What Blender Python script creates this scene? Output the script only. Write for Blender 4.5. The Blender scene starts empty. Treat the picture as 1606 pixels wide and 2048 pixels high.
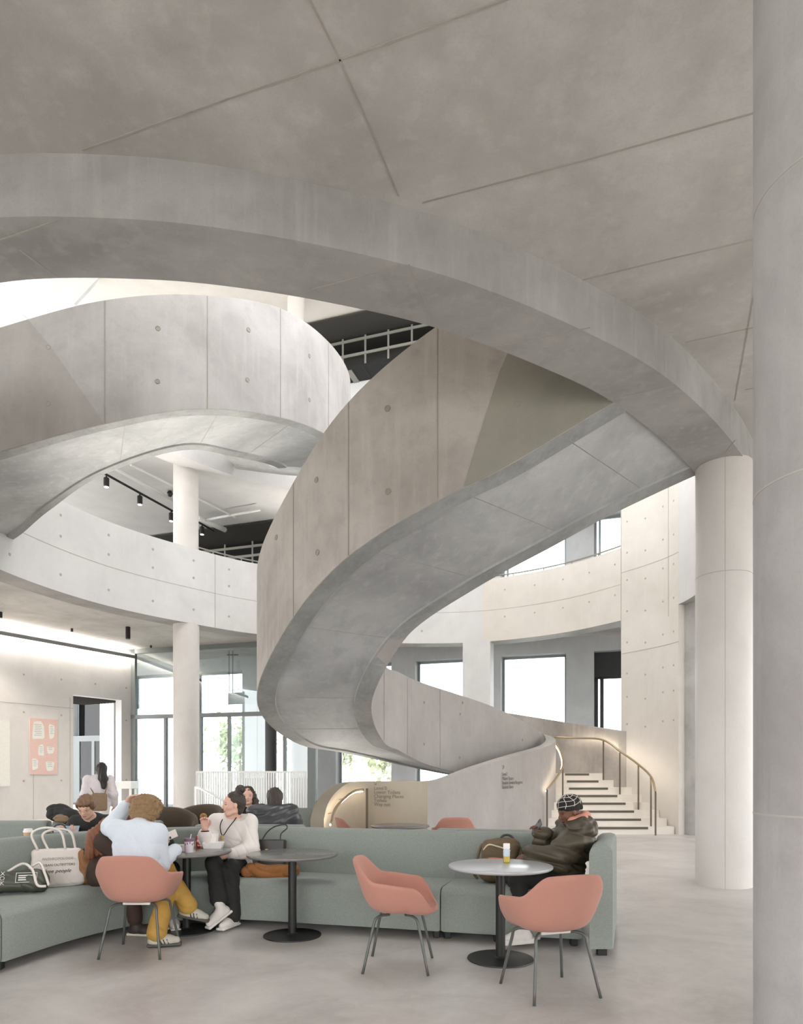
import bpy, bmesh, math, random
import numpy as np
from mathutils import Vector, Matrix

# ------------------------------------------------------------------ camera, sky, exposure
SC = bpy.context.scene
COL = SC.collection
FPX, EYE, HZ = 1365.0, 1.457, 1545.0          # focal length (px of the 1606x2048 frame), eye height, horizon row
cam_data = bpy.data.cameras.new('camera')
cam_data.lens = 24.0
cam_data.sensor_width = 36.0
cam_data.sensor_fit = 'AUTO'
cam_data.shift_y = (HZ - 1024.0) / 2048.0
cam_data.clip_end = 300
cam = bpy.data.objects.new('camera', cam_data)
COL.objects.link(cam)
cam.location = (0, 0, EYE)
cam.rotation_euler = (math.pi / 2, 0, 0)
SC.camera = cam

W = bpy.data.worlds.new('overcast_sky')
SC.world = W
W.use_nodes = True
W.node_tree.nodes['Background'].inputs[0].default_value = (0.97, 0.985, 1.0, 1)
W.node_tree.nodes['Background'].inputs[1].default_value = 5.2

SC.view_settings.view_transform = 'Standard'
SC.view_settings.look = 'None'
SC.view_settings.gamma = 1.0
SC.view_settings.use_curve_mapping = False
SC.view_settings.exposure = 0.43
SC.cycles.max_bounces = 10
SC.cycles.diffuse_bounces = 6
SC.cycles.glossy_bounces = 4
SC.cycles.transparent_max_bounces = 12
SC.cycles.transmission_bounces = 6
SC.cycles.sample_clamp_indirect = 6.0
SC.cycles.use_denoising = True
SC.cycles.caustics_reflective = False
SC.cycles.caustics_refractive = False

rnd = random.Random(7)


def at_depth(x, y, Y):
    """world point seen at picture position x, y at distance Y"""
    return ((x - 803.0) * Y / FPX, Y, EYE + (HZ - y) * Y / FPX)


def at_height(x, y, z):
    Y = (z - EYE) * FPX / (HZ - y)
    return ((x - 803.0) * Y / FPX, Y, z)


# ------------------------------------------------------------------ materials
def lin(c):
    c = c / 255.0
    return c / 12.92 if c <= 0.04045 else ((c + 0.055) / 1.055) ** 2.4


def rgb(r, g, b):
    return (lin(r), lin(g), lin(b), 1.0)


MATS = {}


def base_mat(name):
    m = bpy.data.materials.new(name)
    m.use_nodes = True
    nt = m.node_tree
    b = nt.nodes['Principled BSDF']
    MATS[name] = m
    return m, nt, b


def N(nt, t, **kw):
    n = nt.nodes.new(t)
    for k, v in kw.items():
        if k.startswith('i_'):
            key = k[2:]
            n.inputs[int(key) if key.isdigit() else key.replace('_', ' ')].default_value = v
        else:
            setattr(n, k, v)
    return n


def L(nt, a, b):
    nt.links.new(a, b)


def mix_rgb(nt, fac, a, b, blend='MIX'):
    n = nt.nodes.new('ShaderNodeMix')
    n.data_type = 'RGBA'
    n.blend_type = blend
    for s, v in ((n.inputs['Factor'], fac), (n.inputs['A'], a), (n.inputs['B'], b)):
        if hasattr(v, 'node'):
            nt.links.new(v, s)
        elif isinstance(v, tuple):
            s.default_value = v
        else:
            s.default_value = v
    return n.outputs['Result']


def ramp(nt, src, lo, hi):
    n = nt.nodes.new('ShaderNodeMapRange')
    n.inputs['From Min'].default_value = lo
    n.inputs['From Max'].default_value = hi
    nt.links.new(src, n.inputs['Value'])
    return n.outputs['Result']


def concrete(name, a, b, rough=0.62, stain=0.35, scale=1.0, bump=0.06, spec=0.3):
    """cast concrete: cloudy tone a..b, streaks, fine pores"""
    m, nt, bs = base_mat(name)
    tc = N(nt, 'ShaderNodeTexCoord')
    n1 = N(nt, 'ShaderNodeTexNoise', i_Scale=0.7 * scale, i_Detail=6.0, i_Roughness=0.6, i_Distortion=0.5)
    n2 = N(nt, 'ShaderNodeTexNoise', i_Scale=3.1 * scale, i_Detail=7.0, i_Roughness=0.68)
    n3 = N(nt, 'ShaderNodeTexNoise', i_Scale=60.0 * scale, i_Detail=3.0, i_Roughness=0.6)
    mp = N(nt, 'ShaderNodeMapping')
    mp.inputs['Scale'].default_value = (5.0, 5.0, 0.45)
    n4 = N(nt, 'ShaderNodeTexNoise', i_Scale=1.6 * scale, i_Detail=5.0, i_Roughness=0.6)
    for n in (n1, n2, n3):
        L(nt, tc.outputs['Object'], n.inputs['Vector'])
    L(nt, tc.outputs['Object'], mp.inputs['Vector'])
    L(nt, mp.outputs['Vector'], n4.inputs['Vector'])
    c = mix_rgb(nt, ramp(nt, n1.outputs['Fac'], 0.32, 0.68), a, b)
    dark = tuple(x * 0.82 for x in a[:3]) + (1,)
    f2 = N(nt, 'ShaderNodeMath', operation='MULTIPLY', i_1=stain)
    L(nt, ramp(nt, n2.outputs['Fac'], 0.5, 0.8), f2.inputs[0])
    c = mix_rgb(nt, f2.outputs[0], c, dark)
    lite = tuple(min(1, x * 1.10) for x in b[:3]) + (1,)
    f4 = N(nt, 'ShaderNodeMath', operation='MULTIPLY', i_1=stain * 0.9)
    L(nt, ramp(nt, n4.outputs['Fac'], 0.52, 0.8), f4.inputs[0])
    c = mix_rgb(nt, f4.outputs[0], c, lite)
    f3 = N(nt, 'ShaderNodeMath', operation='MULTIPLY', i_1=0.16)
    L(nt, ramp(nt, n3.outputs['Fac'], 0.45, 0.75), f3.inputs[0])
    c = mix_rgb(nt, f3.outputs[0], c, dark)
    L(nt, c, bs.inputs['Base Color'])
    bs.inputs['Roughness'].default_value = rough
    bs.inputs['Specular IOR Level'].default_value = spec
    bp = N(nt, 'ShaderNodeBump', i_Strength=bump, i_Distance=0.02)
    L(nt, n3.outputs['Fac'], bp.inputs['Height'])
    L(nt, bp.outputs['Normal'], bs.inputs['Normal'])
    return m


def plain(name, col, rough=0.5, metal=0.0, spec=0.5, noise=0.08, nscale=25.0, bump=0.0, sheen=0.0):
    m, nt, bs = base_mat(name)
    tc = N(nt, 'ShaderNodeTexCoord')
    n1 = N(nt, 'ShaderNodeTexNoise', i_Scale=nscale, i_Detail=4.0)
    L(nt, tc.outputs['Object'], n1.inputs['Vector'])
    d = tuple(x * (1 - noise) for x in col[:3]) + (1,)
    u = tuple(min(1, x * (1 + noise)) for x in col[:3]) + (1,)
    L(nt, mix_rgb(nt, n1.outputs['Fac'], d, u), bs.inputs['Base Color'])
    bs.inputs['Roughness'].default_value = rough
    bs.inputs['Metallic'].default_value = metal
    bs.inputs['Specular IOR Level'].default_value = spec
    if sheen:
        bs.inputs['Sheen Weight'].default_value = sheen
    if bump:
        bp = N(nt, 'ShaderNodeBump', i_Strength=bump, i_Distance=0.01)
        L(nt, n1.outputs['Fac'], bp.inputs['Height'])
        L(nt, bp.outputs['Normal'], bs.inputs['Normal'])
    return m


def woven(name, a, b, scale=260.0, rough=0.9, bump=0.25, stretch=(1, 1, 6)):
    """woven upholstery: slubby threads in two tones"""
    m, nt, bs = base_mat(name)
    tc = N(nt, 'ShaderNodeTexCoord')
    mp = N(nt, 'ShaderNodeMapping')
    mp.inputs['Scale'].default_value = stretch
    n1 = N(nt, 'ShaderNodeTexNoise', i_Scale=scale / 6, i_Detail=4.0, i_Roughness=0.75)
    L(nt, tc.outputs['Object'], mp.inputs['Vector'])
    L(nt, mp.outputs['Vector'], n1.inputs['Vector'])
    n2 = N(nt, 'ShaderNodeTexNoise', i_Scale=scale, i_Detail=2.0)
    L(nt, tc.outputs['Object'], n2.inputs['Vector'])
    ad = N(nt, 'ShaderNodeMath', operation='ADD')
    L(nt, n1.outputs['Fac'], ad.inputs[0])
    L(nt, n2.outputs['Fac'], ad.inputs[1])
    f = ramp(nt, ad.outputs[0], 0.75, 1.25)
    L(nt, mix_rgb(nt, f, a, b), bs.inputs['Base Color'])
    bs.inputs['Roughness'].default_value = rough
    bs.inputs['Specular IOR Level'].default_value = 0.2
    bs.inputs['Sheen Weight'].default_value = 0.15
    bp = N(nt, 'ShaderNodeBump', i_Strength=bump, i_Distance=0.004)
    L(nt, f, bp.inputs['Height'])
    L(nt, bp.outputs['Normal'], bs.inputs['Normal'])
    return m


def emitter(name, col, strength):
    m = bpy.data.materials.new(name)
    m.use_nodes = True
    nt = m.node_tree
    nt.nodes.remove(nt.nodes['Principled BSDF'])
    e = N(nt, 'ShaderNodeEmission', i_Color=col, i_Strength=strength)
    L(nt, e.outputs[0], nt.nodes['Material Output'].inputs[0])
    MATS[name] = m
    return m


def glazing(name, tint=(0.93, 0.96, 0.96, 1), refl=1.0):
    m = bpy.data.materials.new(name)
    m.use_nodes = True
    nt = m.node_tree
    nt.nodes.remove(nt.nodes['Principled BSDF'])
    t = N(nt, 'ShaderNodeBsdfTransparent', i_Color=tint)
    g = N(nt, 'ShaderNodeBsdfGlossy', i_Roughness=0.01)
    fr = N(nt, 'ShaderNodeFresnel', i_IOR=1.5)
    mu = N(nt, 'ShaderNodeMath', operation='MULTIPLY', i_1=refl)
    L(nt, fr.outputs[0], mu.inputs[0])
    mx = N(nt, 'ShaderNodeMixShader')
    L(nt, mu.outputs[0], mx.inputs[0])
    L(nt, t.outputs[0], mx.inputs[1])
    L(nt, g.outputs[0], mx.inputs[2])
    L(nt, mx.outputs[0], nt.nodes['Material Output'].inputs[0])
    MATS[name] = m
    return m


concrete('concrete_ceiling', rgb(172, 168, 163), rgb(208, 205, 201), stain=0.5, scale=0.8)
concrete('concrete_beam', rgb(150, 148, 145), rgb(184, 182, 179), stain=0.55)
concrete('concrete_stair', rgb(154, 147, 140), rgb(188, 182, 175), stain=0.55)
concrete('concrete_soffit', rgb(156, 157, 157), rgb(192, 193, 193), stain=0.6)
concrete('concrete_crease_shade', rgb(140, 137, 127), rgb(154, 150, 140), stain=0.30)
concrete('concrete_pale', rgb(205, 204, 203), rgb(219, 218, 217), stain=0.22, rough=0.55)
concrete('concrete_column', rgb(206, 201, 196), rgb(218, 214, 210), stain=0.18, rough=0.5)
concrete('concrete_facade', rgb(190, 192, 194), rgb(206, 207, 208), stain=0.3)
concrete('concrete_warm', rgb(210, 204, 196), rgb(222, 217, 210), stain=0.22)
concrete('concrete_joint', rgb(162, 156, 149), rgb(176, 170, 163), stain=0.3, scale=4)
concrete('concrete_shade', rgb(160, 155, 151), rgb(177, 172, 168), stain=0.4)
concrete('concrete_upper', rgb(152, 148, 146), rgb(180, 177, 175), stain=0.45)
concrete('concrete_groove', rgb(144, 137, 130), rgb(158, 151, 144), stain=0.3, scale=4)
concrete('concrete_edge', rgb(140, 141, 139), rgb(164, 165, 163), stain=0.7, scale=2.2)
concrete('concrete_guard', rgb(170, 160, 144), rgb(184, 174, 158), stain=0.25)
concrete('concrete_tie', rgb(172, 165, 157), rgb(184, 177, 169), stain=0.3, scale=4)
concrete('concrete_tread', rgb(214, 207, 197), rgb(226, 220, 211), stain=0.15)


def floor_mat():
    m, nt, bs = base_mat('polished_floor')
    tc = N(nt, 'ShaderNodeTexCoord')
    n1 = N(nt, 'ShaderNodeTexNoise', i_Scale=0.9, i_Detail=8.0, i_Roughness=0.62, i_Distortion=0.9)
    n2 = N(nt, 'ShaderNodeTexNoise', i_Scale=7.0, i_Detail=8.0, i_Roughness=0.7, i_Distortion=0.6)
    n3 = N(nt, 'ShaderNodeTexNoise', i_Scale=120.0, i_Detail=2.0)
    for n in (n1, n2, n3):
        L(nt, tc.outputs['Object'], n.inputs['Vector'])
    c = mix_rgb(nt, ramp(nt, n1.outputs['Fac'], 0.3, 0.7), rgb(172, 166, 162), rgb(206, 201, 197))
    f = N(nt, 'ShaderNodeMath', operation='MULTIPLY', i_1=0.45)
    L(nt, ramp(nt, n2.outputs['Fac'], 0.42, 0.72), f.inputs[0])
    c = mix_rgb(nt, f.outputs[0], c, rgb(216, 211, 206))
    f = N(nt, 'ShaderNodeMath', operation='MULTIPLY', i_1=0.2)
    L(nt, ramp(nt, n3.outputs['Fac'], 0.5, 0.8), f.inputs[0])
    c = mix_rgb(nt, f.outputs[0], c, rgb(158, 149, 142))
    L(nt, c, bs.inputs['Base Color'])
    r = N(nt, 'ShaderNodeMapRange')
    r.inputs['To Min'].default_value = 0.24
    r.inputs['To Max'].default_value = 0.42
    L(nt, n2.outputs['Fac'], r.inputs['Value'])
    L(nt, r.outputs['Result'], bs.inputs['Roughness'])
    bs.inputs['Specular IOR Level'].default_value = 0.35


floor_mat()
glazing('clear_glass')
glazing('screen_glass', (0.90, 0.94, 0.94, 1), 1.6)
plain('mullion_grey', rgb(108, 112, 112), 0.45, 0.3)
plain('mullion_dark', rgb(58, 60, 60), 0.45, 0.3)
plain('mullion_bluegrey', rgb(150, 160, 164), 0.4, 0.3)
plain('white_metal', rgb(232, 232, 230), 0.35, 0.0)
plain('black_metal', rgb(38, 37, 36), 0.38, 0.2)
plain('service_dark', rgb(52, 50, 46), 0.85)
plain('service_black', rgb(30, 31, 31), 0.8)
plain('galvanised', rgb(150, 148, 140), 0.5, 0.5)
plain('rail_bronze', rgb(178, 160, 132), 0.3, 0.7)
plain('post_brown', rgb(92, 82, 70), 0.5, 0.4)
plain('nosing_dark', rgb(92, 86, 78), 0.8)
plain('lettering_grey', rgb(108, 103, 98), 0.7)
plain('outdoor_paving', rgb(196, 194, 188), 0.9)
emitter('led_warm', (1.0, 0.85, 0.67, 1), 13.0)
emitter('led_wall', (1.0, 0.92, 0.82, 1), 52.0)
emitter('spot_glow', (1.0, 0.93, 0.82, 1), 8.0)
emitter('exit_glow', (0.35, 1.0, 0.62, 1), 1.6)


# ------------------------------------------------------------------ mesh helpers
def link(o, parent=None):
    COL.objects.link(o)
    if parent is not None:
        o.parent = parent
    return o


def mk(name, v, f, mat, parent=None, smooth=False, mats=None, fmat=None):
    me = bpy.data.meshes.new(name)
    me.from_pydata([tuple(map(float, p)) for p in v], [], [tuple(int(i) for i in q) for q in f])
    for mm in (mats or [mat]):
        me.materials.append(MATS[mm])
    if fmat is not None:
        me.polygons.foreach_set('material_index', np.asarray(fmat, np.int32))
    if smooth:
        me.polygons.foreach_set('use_smooth', np.ones(len(me.polygons), bool))
    me.update()
    o = bpy.data.objects.new(name, me)
    return link(o, parent)


def share(name, me, parent=None, loc=(0, 0, 0), rot=(0, 0, 0)):
    o = bpy.data.objects.new(name, me)
    o.location = loc
    o.rotation_euler = rot
    return link(o, parent)


def empty(name, loc=(0, 0, 0), rz=0.0):
    o = bpy.data.objects.new(name, None)
    o.location = loc
    o.rotation_euler = (0, 0, rz)
    o.empty_display_size = 0.1
    return link(o)


def tag(o, label=None, cat=None, group=None, kind=None):
    if label:
        o['label'] = label
    if cat:
        o['category'] = cat
    if group:
        o['group'] = group
    if kind:
        o['kind'] = kind
    return o


def struct(o, label=None):
    return tag(o, label, None, None, 'structure')


class MB:
    """collects geometry for one mesh object"""

    def __init__(self):
        self.v, self.f = [], []

    def add(self, v, f):
        n = len(self.v)
        self.v += [tuple(p) for p in v]
        self.f += [tuple(i + n for i in q) for q in f]
        return self

    def box(self, c, s, rz=0.0, bev=0.0):
        hx, hy, hz = s[0] / 2, s[1] / 2, s[2] / 2
        ca, sa = math.cos(rz), math.sin(rz)
        if bev <= 0:
            P = [(x, y, z) for z in (-hz, hz) for x, y in ((-hx, -hy), (hx, -hy), (hx, hy), (-hx, hy))]
            Fs = [(3, 2, 1, 0), (4, 5, 6, 7), (0, 1, 5, 4), (1, 2, 6, 5), (2, 3, 7, 6), (3, 0, 4, 7)]
        else:
            b = min(bev, hx * .99, hy * .99, hz * .99)
            P, Fs = [], []
            ring = []
            for z, e in ((-hz, b), (-hz + b, 0), (hz - b, 0), (hz, b)):
                r = []
                for sx, sy in ((-1, -1), (1, -1), (1, 1), (-1, 1)):
                    ex, ey = hx - e, hy - e
                    if sx * sy > 0:
                        q = [(sx * (ex), sy * (ey - b)), (sx * (ex - b), sy * ey)]
                    else:
                        q = [(sx * (ex - b), sy * ey), (sx * ex, sy * (ey - b))]
                    for x, y in q:
                        r.append(len(P))
                        P.append((x, y, z))
                ring.append(r)
            for a, c2 in zip(ring, ring[1:]):
                for i in range(8):
                    j = (i + 1) % 8
                    Fs.append((a[i], a[j], c2[j], c2[i]))
            Fs.append(tuple(reversed(ring[0])))
            Fs.append(tuple(ring[-1]))
        return self.add([(c[0] + x * ca - y * sa, c[1] + x * sa + y * ca, c[2] + z) for x, y, z in P], Fs)

    def tube(self, pts, r, n=8, cap=True, closed=False):
        P = [Vector(p) for p in pts]
        m = len(P)
        rr = r if isinstance(r, (list, tuple)) else [r] * m
        V, Fs = [], []
        up = None
        for i, p in enumerate(P):
            if closed:
                t = (P[(i + 1) % m] - P[i - 1])
            else:
                t = (P[min(i + 1, m - 1)] - P[max(i - 1, 0)])
            t.normalize()
            if up is None:
                up = t.orthogonal().normalized()
            else:
                up = (up - t * up.dot(t))
                up = up.normalized() if up.length > 1e-6 else t.orthogonal().normalized()
            s = t.cross(up)
            for k in range(n):
                a = 2 * math.pi * k / n
                V.append(p + (up * math.cos(a) + s * math.sin(a)) * rr[i])
        for i in range(m if closed else m - 1):
            j = (i + 1) % m
            for k in range(n):
                k2 = (k + 1) % n
                Fs.append((i * n + k, i * n + k2, j * n + k2, j * n + k))
        if cap and not closed:
            Fs.append(tuple(range(n - 1, -1, -1)))
            Fs.append(tuple((m - 1) * n + k for k in range(n)))
        return self.add(V, Fs)

    def lathe(self, prof, c=(0, 0, 0), n=24, a0=0.0):
        """prof: (radius, z) from bottom to top"""
        V, Fs = [], []
        for r, z in prof:
            for k in range(n):
                a = a0 + 2 * math.pi * k / n
                V.append((c[0] + r * math.cos(a), c[1] + r * math.sin(a), c[2] + z))
        for i in range(len(prof) - 1):
            for k in range(n):
                k2 = (k + 1) % n
                Fs.append((i * n + k, i * n + k2, (i + 1) * n + k2, (i + 1) * n + k))
        if prof[0][0] > 1e-5:
            Fs.append(tuple(range(n - 1, -1, -1)))
        if prof[-1][0] > 1e-5:
            Fs.append(tuple((len(prof) - 1) * n + k for k in range(n)))
        return self.add(V, Fs)

    def prism(self, poly, z0, z1):
        n = len(poly)
        V = [(x, y, z0) for x, y in poly] + [(x, y, z1) for x, y in poly]
        Fs = [tuple(range(n - 1, -1, -1)), tuple(range(n, 2 * n))]
        Fs += [(i, (i + 1) % n, n + (i + 1) % n, n + i) for i in range(n)]
        return self.add(V, Fs)

    def build(self, name, mat, parent=None, smooth=False):
        return mk(name, self.v, self.f, mat, parent, smooth)


def smooth_by_angle(o, deg=35):
    me = o.data
    me.polygons.foreach_set('use_smooth', np.ones(len(me.polygons), bool))
    bm = bmesh.new()
    bm.from_mesh(me)
    lim = math.radians(deg)
    for e in bm.edges:
        if len(e.link_faces) == 2:
            if e.calc_face_angle(0) > lim:
                e.smooth = False
        else:
            e.smooth = False
    bm.to_mesh(me)
    bm.free()
    return o


def fix_normals(o):
    bm = bmesh.new()
    bm.from_mesh(o.data)
    bmesh.ops.recalc_face_normals(bm, faces=bm.faces)
    bm.to_mesh(o.data)
    bm.free()
    return o


def catmull(pts, n=8, closed=False):
    """smooth curve through points (any dimension)"""
    P = np.asarray(pts, float)
    m = len(P)
    out = []
    rng = range(m) if closed else range(m - 1)
    for i in rng:
        if closed:
            p0, p1, p2, p3 = P[i - 1], P[i], P[(i + 1) % m], P[(i + 2) % m]
        else:
            p1, p2 = P[i], P[i + 1]
            p0 = P[i - 1] if i > 0 else 2 * p1 - p2
            p3 = P[i + 2] if i + 2 < m else 2 * p2 - p1
        # centripetal in the plan distance
        def d(a, b):
            return max(np.linalg.norm((b - a)[:3]) ** 0.5, 1e-4)
        t0, t1 = 0.0, d(p0, p1)
        t2 = t1 + d(p1, p2)
        t3 = t2 + d(p2, p3)
        for k in range(n):
            t = t1 + (t2 - t1) * k / n
            a1 = (t1 - t) / (t1 - t0) * p0 + (t - t0) / (t1 - t0) * p1
            a2 = (t2 - t) / (t2 - t1) * p1 + (t - t1) / (t2 - t1) * p2
            a3 = (t3 - t) / (t3 - t2) * p2 + (t - t2) / (t3 - t2) * p3
            b1 = (t2 - t) / (t2 - t0) * a1 + (t - t0) / (t2 - t0) * a2
            b2 = (t3 - t) / (t3 - t1) * a2 + (t - t1) / (t3 - t1) * a3
            out.append((t2 - t) / (t2 - t1) * b1 + (t - t1) / (t2 - t1) * b2)
    if not closed:
        out.append(P[-1])
    return np.array(out)


def sweep(sections, closed_profile=True, cap=True):
    """sections: list of equal-length point lists -> verts, faces"""
    m = len(sections[0])
    V = [p for s in sections for p in s]
    Fs = []
    for i in range(len(sections) - 1):
        for k in range(m if closed_profile else m - 1):
            k2 = (k + 1) % m
            Fs.append((i * m + k, i * m + k2, (i + 1) * m + k2, (i + 1) * m + k))
    if cap and closed_profile:
        Fs.append(tuple(range(m - 1, -1, -1)))
        Fs.append(tuple((len(sections) - 1) * m + k for k in range(m)))
    return V, Fs


def lettering(name, text, size, mat, parent, loc, rot, align='LEFT', shear=0.0, thick=0.0015):
    cu = bpy.data.curves.new(name, 'FONT')
    cu.body = text
    cu.size = size
    cu.align_x = align
    cu.shear = shear
    cu.extrude = thick
    cu.resolution_u = 3
    o = bpy.data.objects.new(name, cu)
    link(o)
    dg = bpy.context.evaluated_depsgraph_get()
    me = bpy.data.meshes.new_from_object(o.evaluated_get(dg))
    bpy.data.objects.remove(o)
    me.materials.clear()
    me.materials.append(MATS[mat])
    o = bpy.data.objects.new(name, me)
    link(o, parent)
    o.location = loc
    o.rotation_euler = rot
    return o


def word_line(text, size, mat, parent, loc, rot):
    """one printed line, each word its own piece"""
    x = loc[0]
    for w in text.split(' '):
        o = lettering('lettering', w, size, mat, parent, (x, loc[1], loc[2]), rot)
        x += max(v.co.x for v in o.data.vertices) + size * .28
# ------------------------------------------------------------------ the drum: plan curve of the round void
ZS, ZC, ZF1 = 5.40, 5.85, 6.50               # ring soffit, ceiling, level one floor
ZP = 7.40                                     # top of the gallery parapet
RING_PTS = [(-3.25, 5.50), (-2.02, 5.46), (-1.24, 5.57), (-.437, 5.78), (.275, 6.04), (1.348, 6.63), (2.286, 7.30), (3.93, 9.07),
            (5.35, 11.3), (6.25, 13.6), (6.5, 16.0), (5.7, 17.7), (4.4, 19.4), (2.46, 20.6), (.41, 20.85), (-1.9, 20.4),
            (-4.11, 19.45), (-5.66, 17.95), (-7.05, 15.95), (-7.8, 13.25), (-7.6, 10.4), (-6.5, 7.75), (-4.9, 6.1)]
RI = catmull(RING_PTS, 10, True)
CEN = np.array([-.6, 13.0])
_t = np.roll(RI, -1, 0) - np.roll(RI, 1, 0)
RN = np.stack([_t[:, 1], -_t[:, 0]], 1)
RN /= np.linalg.norm(RN, axis=1)[:, None]
if ((RI - CEN) * RN).sum() < 0:
    RN = -RN
NR = len(RI)


def roff(d, i=None):
    return RI + RN * d if i is None else RI[i] + RN[i] * d


def ring_index(x, y):
    return int(np.argmin(((RI - np.array([x, y])) ** 2).sum(1)))


def ring_range(a, b):
    """indices walking from point a to point b, increasing direction"""
    i, j = ring_index(*a), ring_index(*b)
    out = [i]
    while i != j:
        i = (i + 1) % NR
        out.append(i)
    return out


def ring_section(idx, d0, d1, z0, z1, closed=False):
    """curved wall along the ring between offsets d0,d1"""
    V, Fs = [], []
    for k, i in enumerate(idx):
        p, q = roff(d0, i), roff(d1, i)
        za = z0[k] if hasattr(z0, '__len__') else z0
        zb = z1[k] if hasattr(z1, '__len__') else z1
        V += [(p[0], p[1], za), (q[0], q[1], za), (q[0], q[1], zb), (p[0], p[1], zb)]
    m = len(idx)
    for k in range(m if closed else m - 1):
        a, b = 4 * k, 4 * ((k + 1) % m)
        for e in range(4):
            f = (e + 1) % 4
            Fs.append((a + e, a + f, b + f, b + e))
    if not closed:
        Fs += [(3, 2, 1, 0), (4 * (m - 1), 4 * (m - 1) + 1, 4 * (m - 1) + 2, 4 * (m - 1) + 3)]
    return V, Fs


def ring_mesh(name, idx, d0, d1, z0, z1, mat, parent=None, closed=False):
    o = mk(name, *ring_section(idx, d0, d1, z0, z1, closed), mat, parent)
    return smooth_by_angle(fix_normals(o), 30)


ALL = list(range(NR))
FA = -0.33                                    # the street facade runs along Y = 24.2 + FA * X
FANG = math.atan(FA)
FCOS = math.cos(FANG)


def fac(X, off=0.0):
    """point on the facade line at X; off metres towards the room is negative"""
    return (X - off * math.sin(FANG), 24.2 + FA * X + off * math.cos(FANG))


BOUND = [(-15, -6), (12, -6), (12, 24.2 + FA * 12), (-15, 24.2 + FA * -15)]


def to_bound(p, d):
    best = 1e9
    for i in range(4):
        a, b = np.array(BOUND[i]), np.array(BOUND[(i + 1) % 4])
        e = b - a
        den = d[0] * e[1] - d[1] * e[0]
        if abs(den) < 1e-9:
            continue
        w = a - p
        t = (w[0] * e[1] - w[1] * e[0]) / den
        s = (w[0] * d[1] - w[1] * d[0]) / den
        if t > 0 and -1e-6 <= s <= 1 + 1e-6:
            best = min(best, t)
    return p + d * best


def holed_slab(name, hole, z0, z1, mat, parent=None):
    """slab with a hole (hole: n x 2 points round CEN) reaching out to the building's edge"""
    ang = np.arctan2(hole[:, 1] - CEN[1], hole[:, 0] - CEN[0])
    order = np.argsort(ang)
    hole, ang = hole[order], ang[order]
    pts = [(a, h) for a, h in zip(ang, hole)]
    for c in BOUND:                            # add the four corner directions
        a = math.atan2(c[1] - CEN[1], c[0] - CEN[0])
        k = np.searchsorted(ang, a) % len(ang)
        pts.append((a, (hole[k] + hole[k - 1]) / 2))
    pts.sort(key=lambda q: q[0])
    V, Fs = [], []
    for a, h in pts:
        o = to_bound(CEN, np.array([math.cos(a), math.sin(a)]))
        V += [(h[0], h[1], z0), (o[0], o[1], z0), (o[0], o[1], z1), (h[0], h[1], z1)]
    m = len(pts)
    for k in range(m):
        a, b = 4 * k, 4 * ((k + 1) % m)
        for e in range(4):
            f = (e + 1) % 4
            Fs.append((a + e, a + f, b + f, b + e))
    return fix_normals(mk(name, V, Fs, mat, parent))


# floor and paving outside
o = MB().prism([(-15, -6), (12, -6), (12, 24.2 + FA * 12), (-15, 24.2 + FA * -15)], -0.3, 0.0).build('floor', 'polished_floor')
struct(o, 'polished pale concrete floor')
o = MB().prism([(-150, -150), (150, -150), (150, 150), (-150, 150)], -0.60, -0.35).build('pavement', 'outdoor_paving')
struct(o, 'pale street paving outside the windows')

# near ceiling, ring beam, gallery
ceil = struct(holed_slab('ceiling', roff(.45), ZC, ZF1, 'concrete_ceiling'), 'cast concrete ceiling with thin panel joints')
beam = struct(ring_mesh('beam_ring', ALL, 0.0, 0.60, ZS, ZC + .12, 'concrete_beam', closed=True), 'curved concrete ring beam round the open void')


def flat_joint(parent, pts, z, w=.012, name='joint', mat='concrete_joint', t=.004):
    """thin formwork joint under a horizontal surface"""
    m = MB()
    for (p, q) in zip(pts, pts[1:]):
        p, q = np.array(p[:2]), np.array(q[:2])
        d = q - p
        ln = np.linalg.norm(d)
        m.box(((p[0] + q[0]) / 2, (p[1] + q[1]) / 2, z - t / 2), (ln, w, t), math.atan2(d[1], d[0]))
    return m.build(name, mat, parent)


for pl in ([(165, 300), (420, 210), (680, 120)], [(680, 120), (1010, 0), (1120, -40)], [(615, -10), (680, 120)], [(680, 120), (745, 265), (797, 392)],
           [(845, 405), (1180, 318), (1522, 222)], [(1165, 560), (1330, 520), (1522, 476)], [(1520, 515), (1490, 690), (1470, 800)],
           [(1370, 685), (1530, 650)], [(1490, 780), (1560, 765)]):
    flat_joint(ceil, [at_height(x, y, ZC) for x, y in pl], ZC)
for pl in ([(0, 480), (125, 437)], [(40, 500), (110, 552)], [(620, 580), (800, 531)], [(818, 528), (868, 645)], [(985, 695), (1180, 655)],
           [(1215, 800), (1350, 770)], [(1452, 905), (1470, 880)]):
    flat_joint(beam, [at_height(x, y, ZS) for x, y in pl], ZS)

# gallery parapet round the void
wall_gallery = ring_mesh('wall_gallery', ring_range((2.46, 20.6), (-7.75, 11.6)), -.004, .25, ZS + .001, ZP, 'concrete_pale')
struct(wall_gallery, 'pale curved gallery parapet with tie holes')
g2 = ring_mesh('wall_gallery_near', ring_range((-7.5, 10.0), (2.286, 7.30)), -.004, .25, ZS + .02, ZP, 'concrete_stair')
struct(g2, 'gallery parapet above the near ring beam')
g3 = ring_mesh('wall_gallery_side', ring_range((3.93, 9.07), (6.1, 13.1)), -.004, .25, ZS + .02, ZP, 'concrete_pale')
struct(g3, 'gallery parapet beside the stair head')
g4 = ring_mesh('wall_gallery_window', ring_range((5.75, 17.6), (2.46, 20.6)), -.004, .25, ZS + .001, ZP - .12, 'concrete_warm')
struct(g4, 'gallery parapet below the upper window strip')
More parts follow.
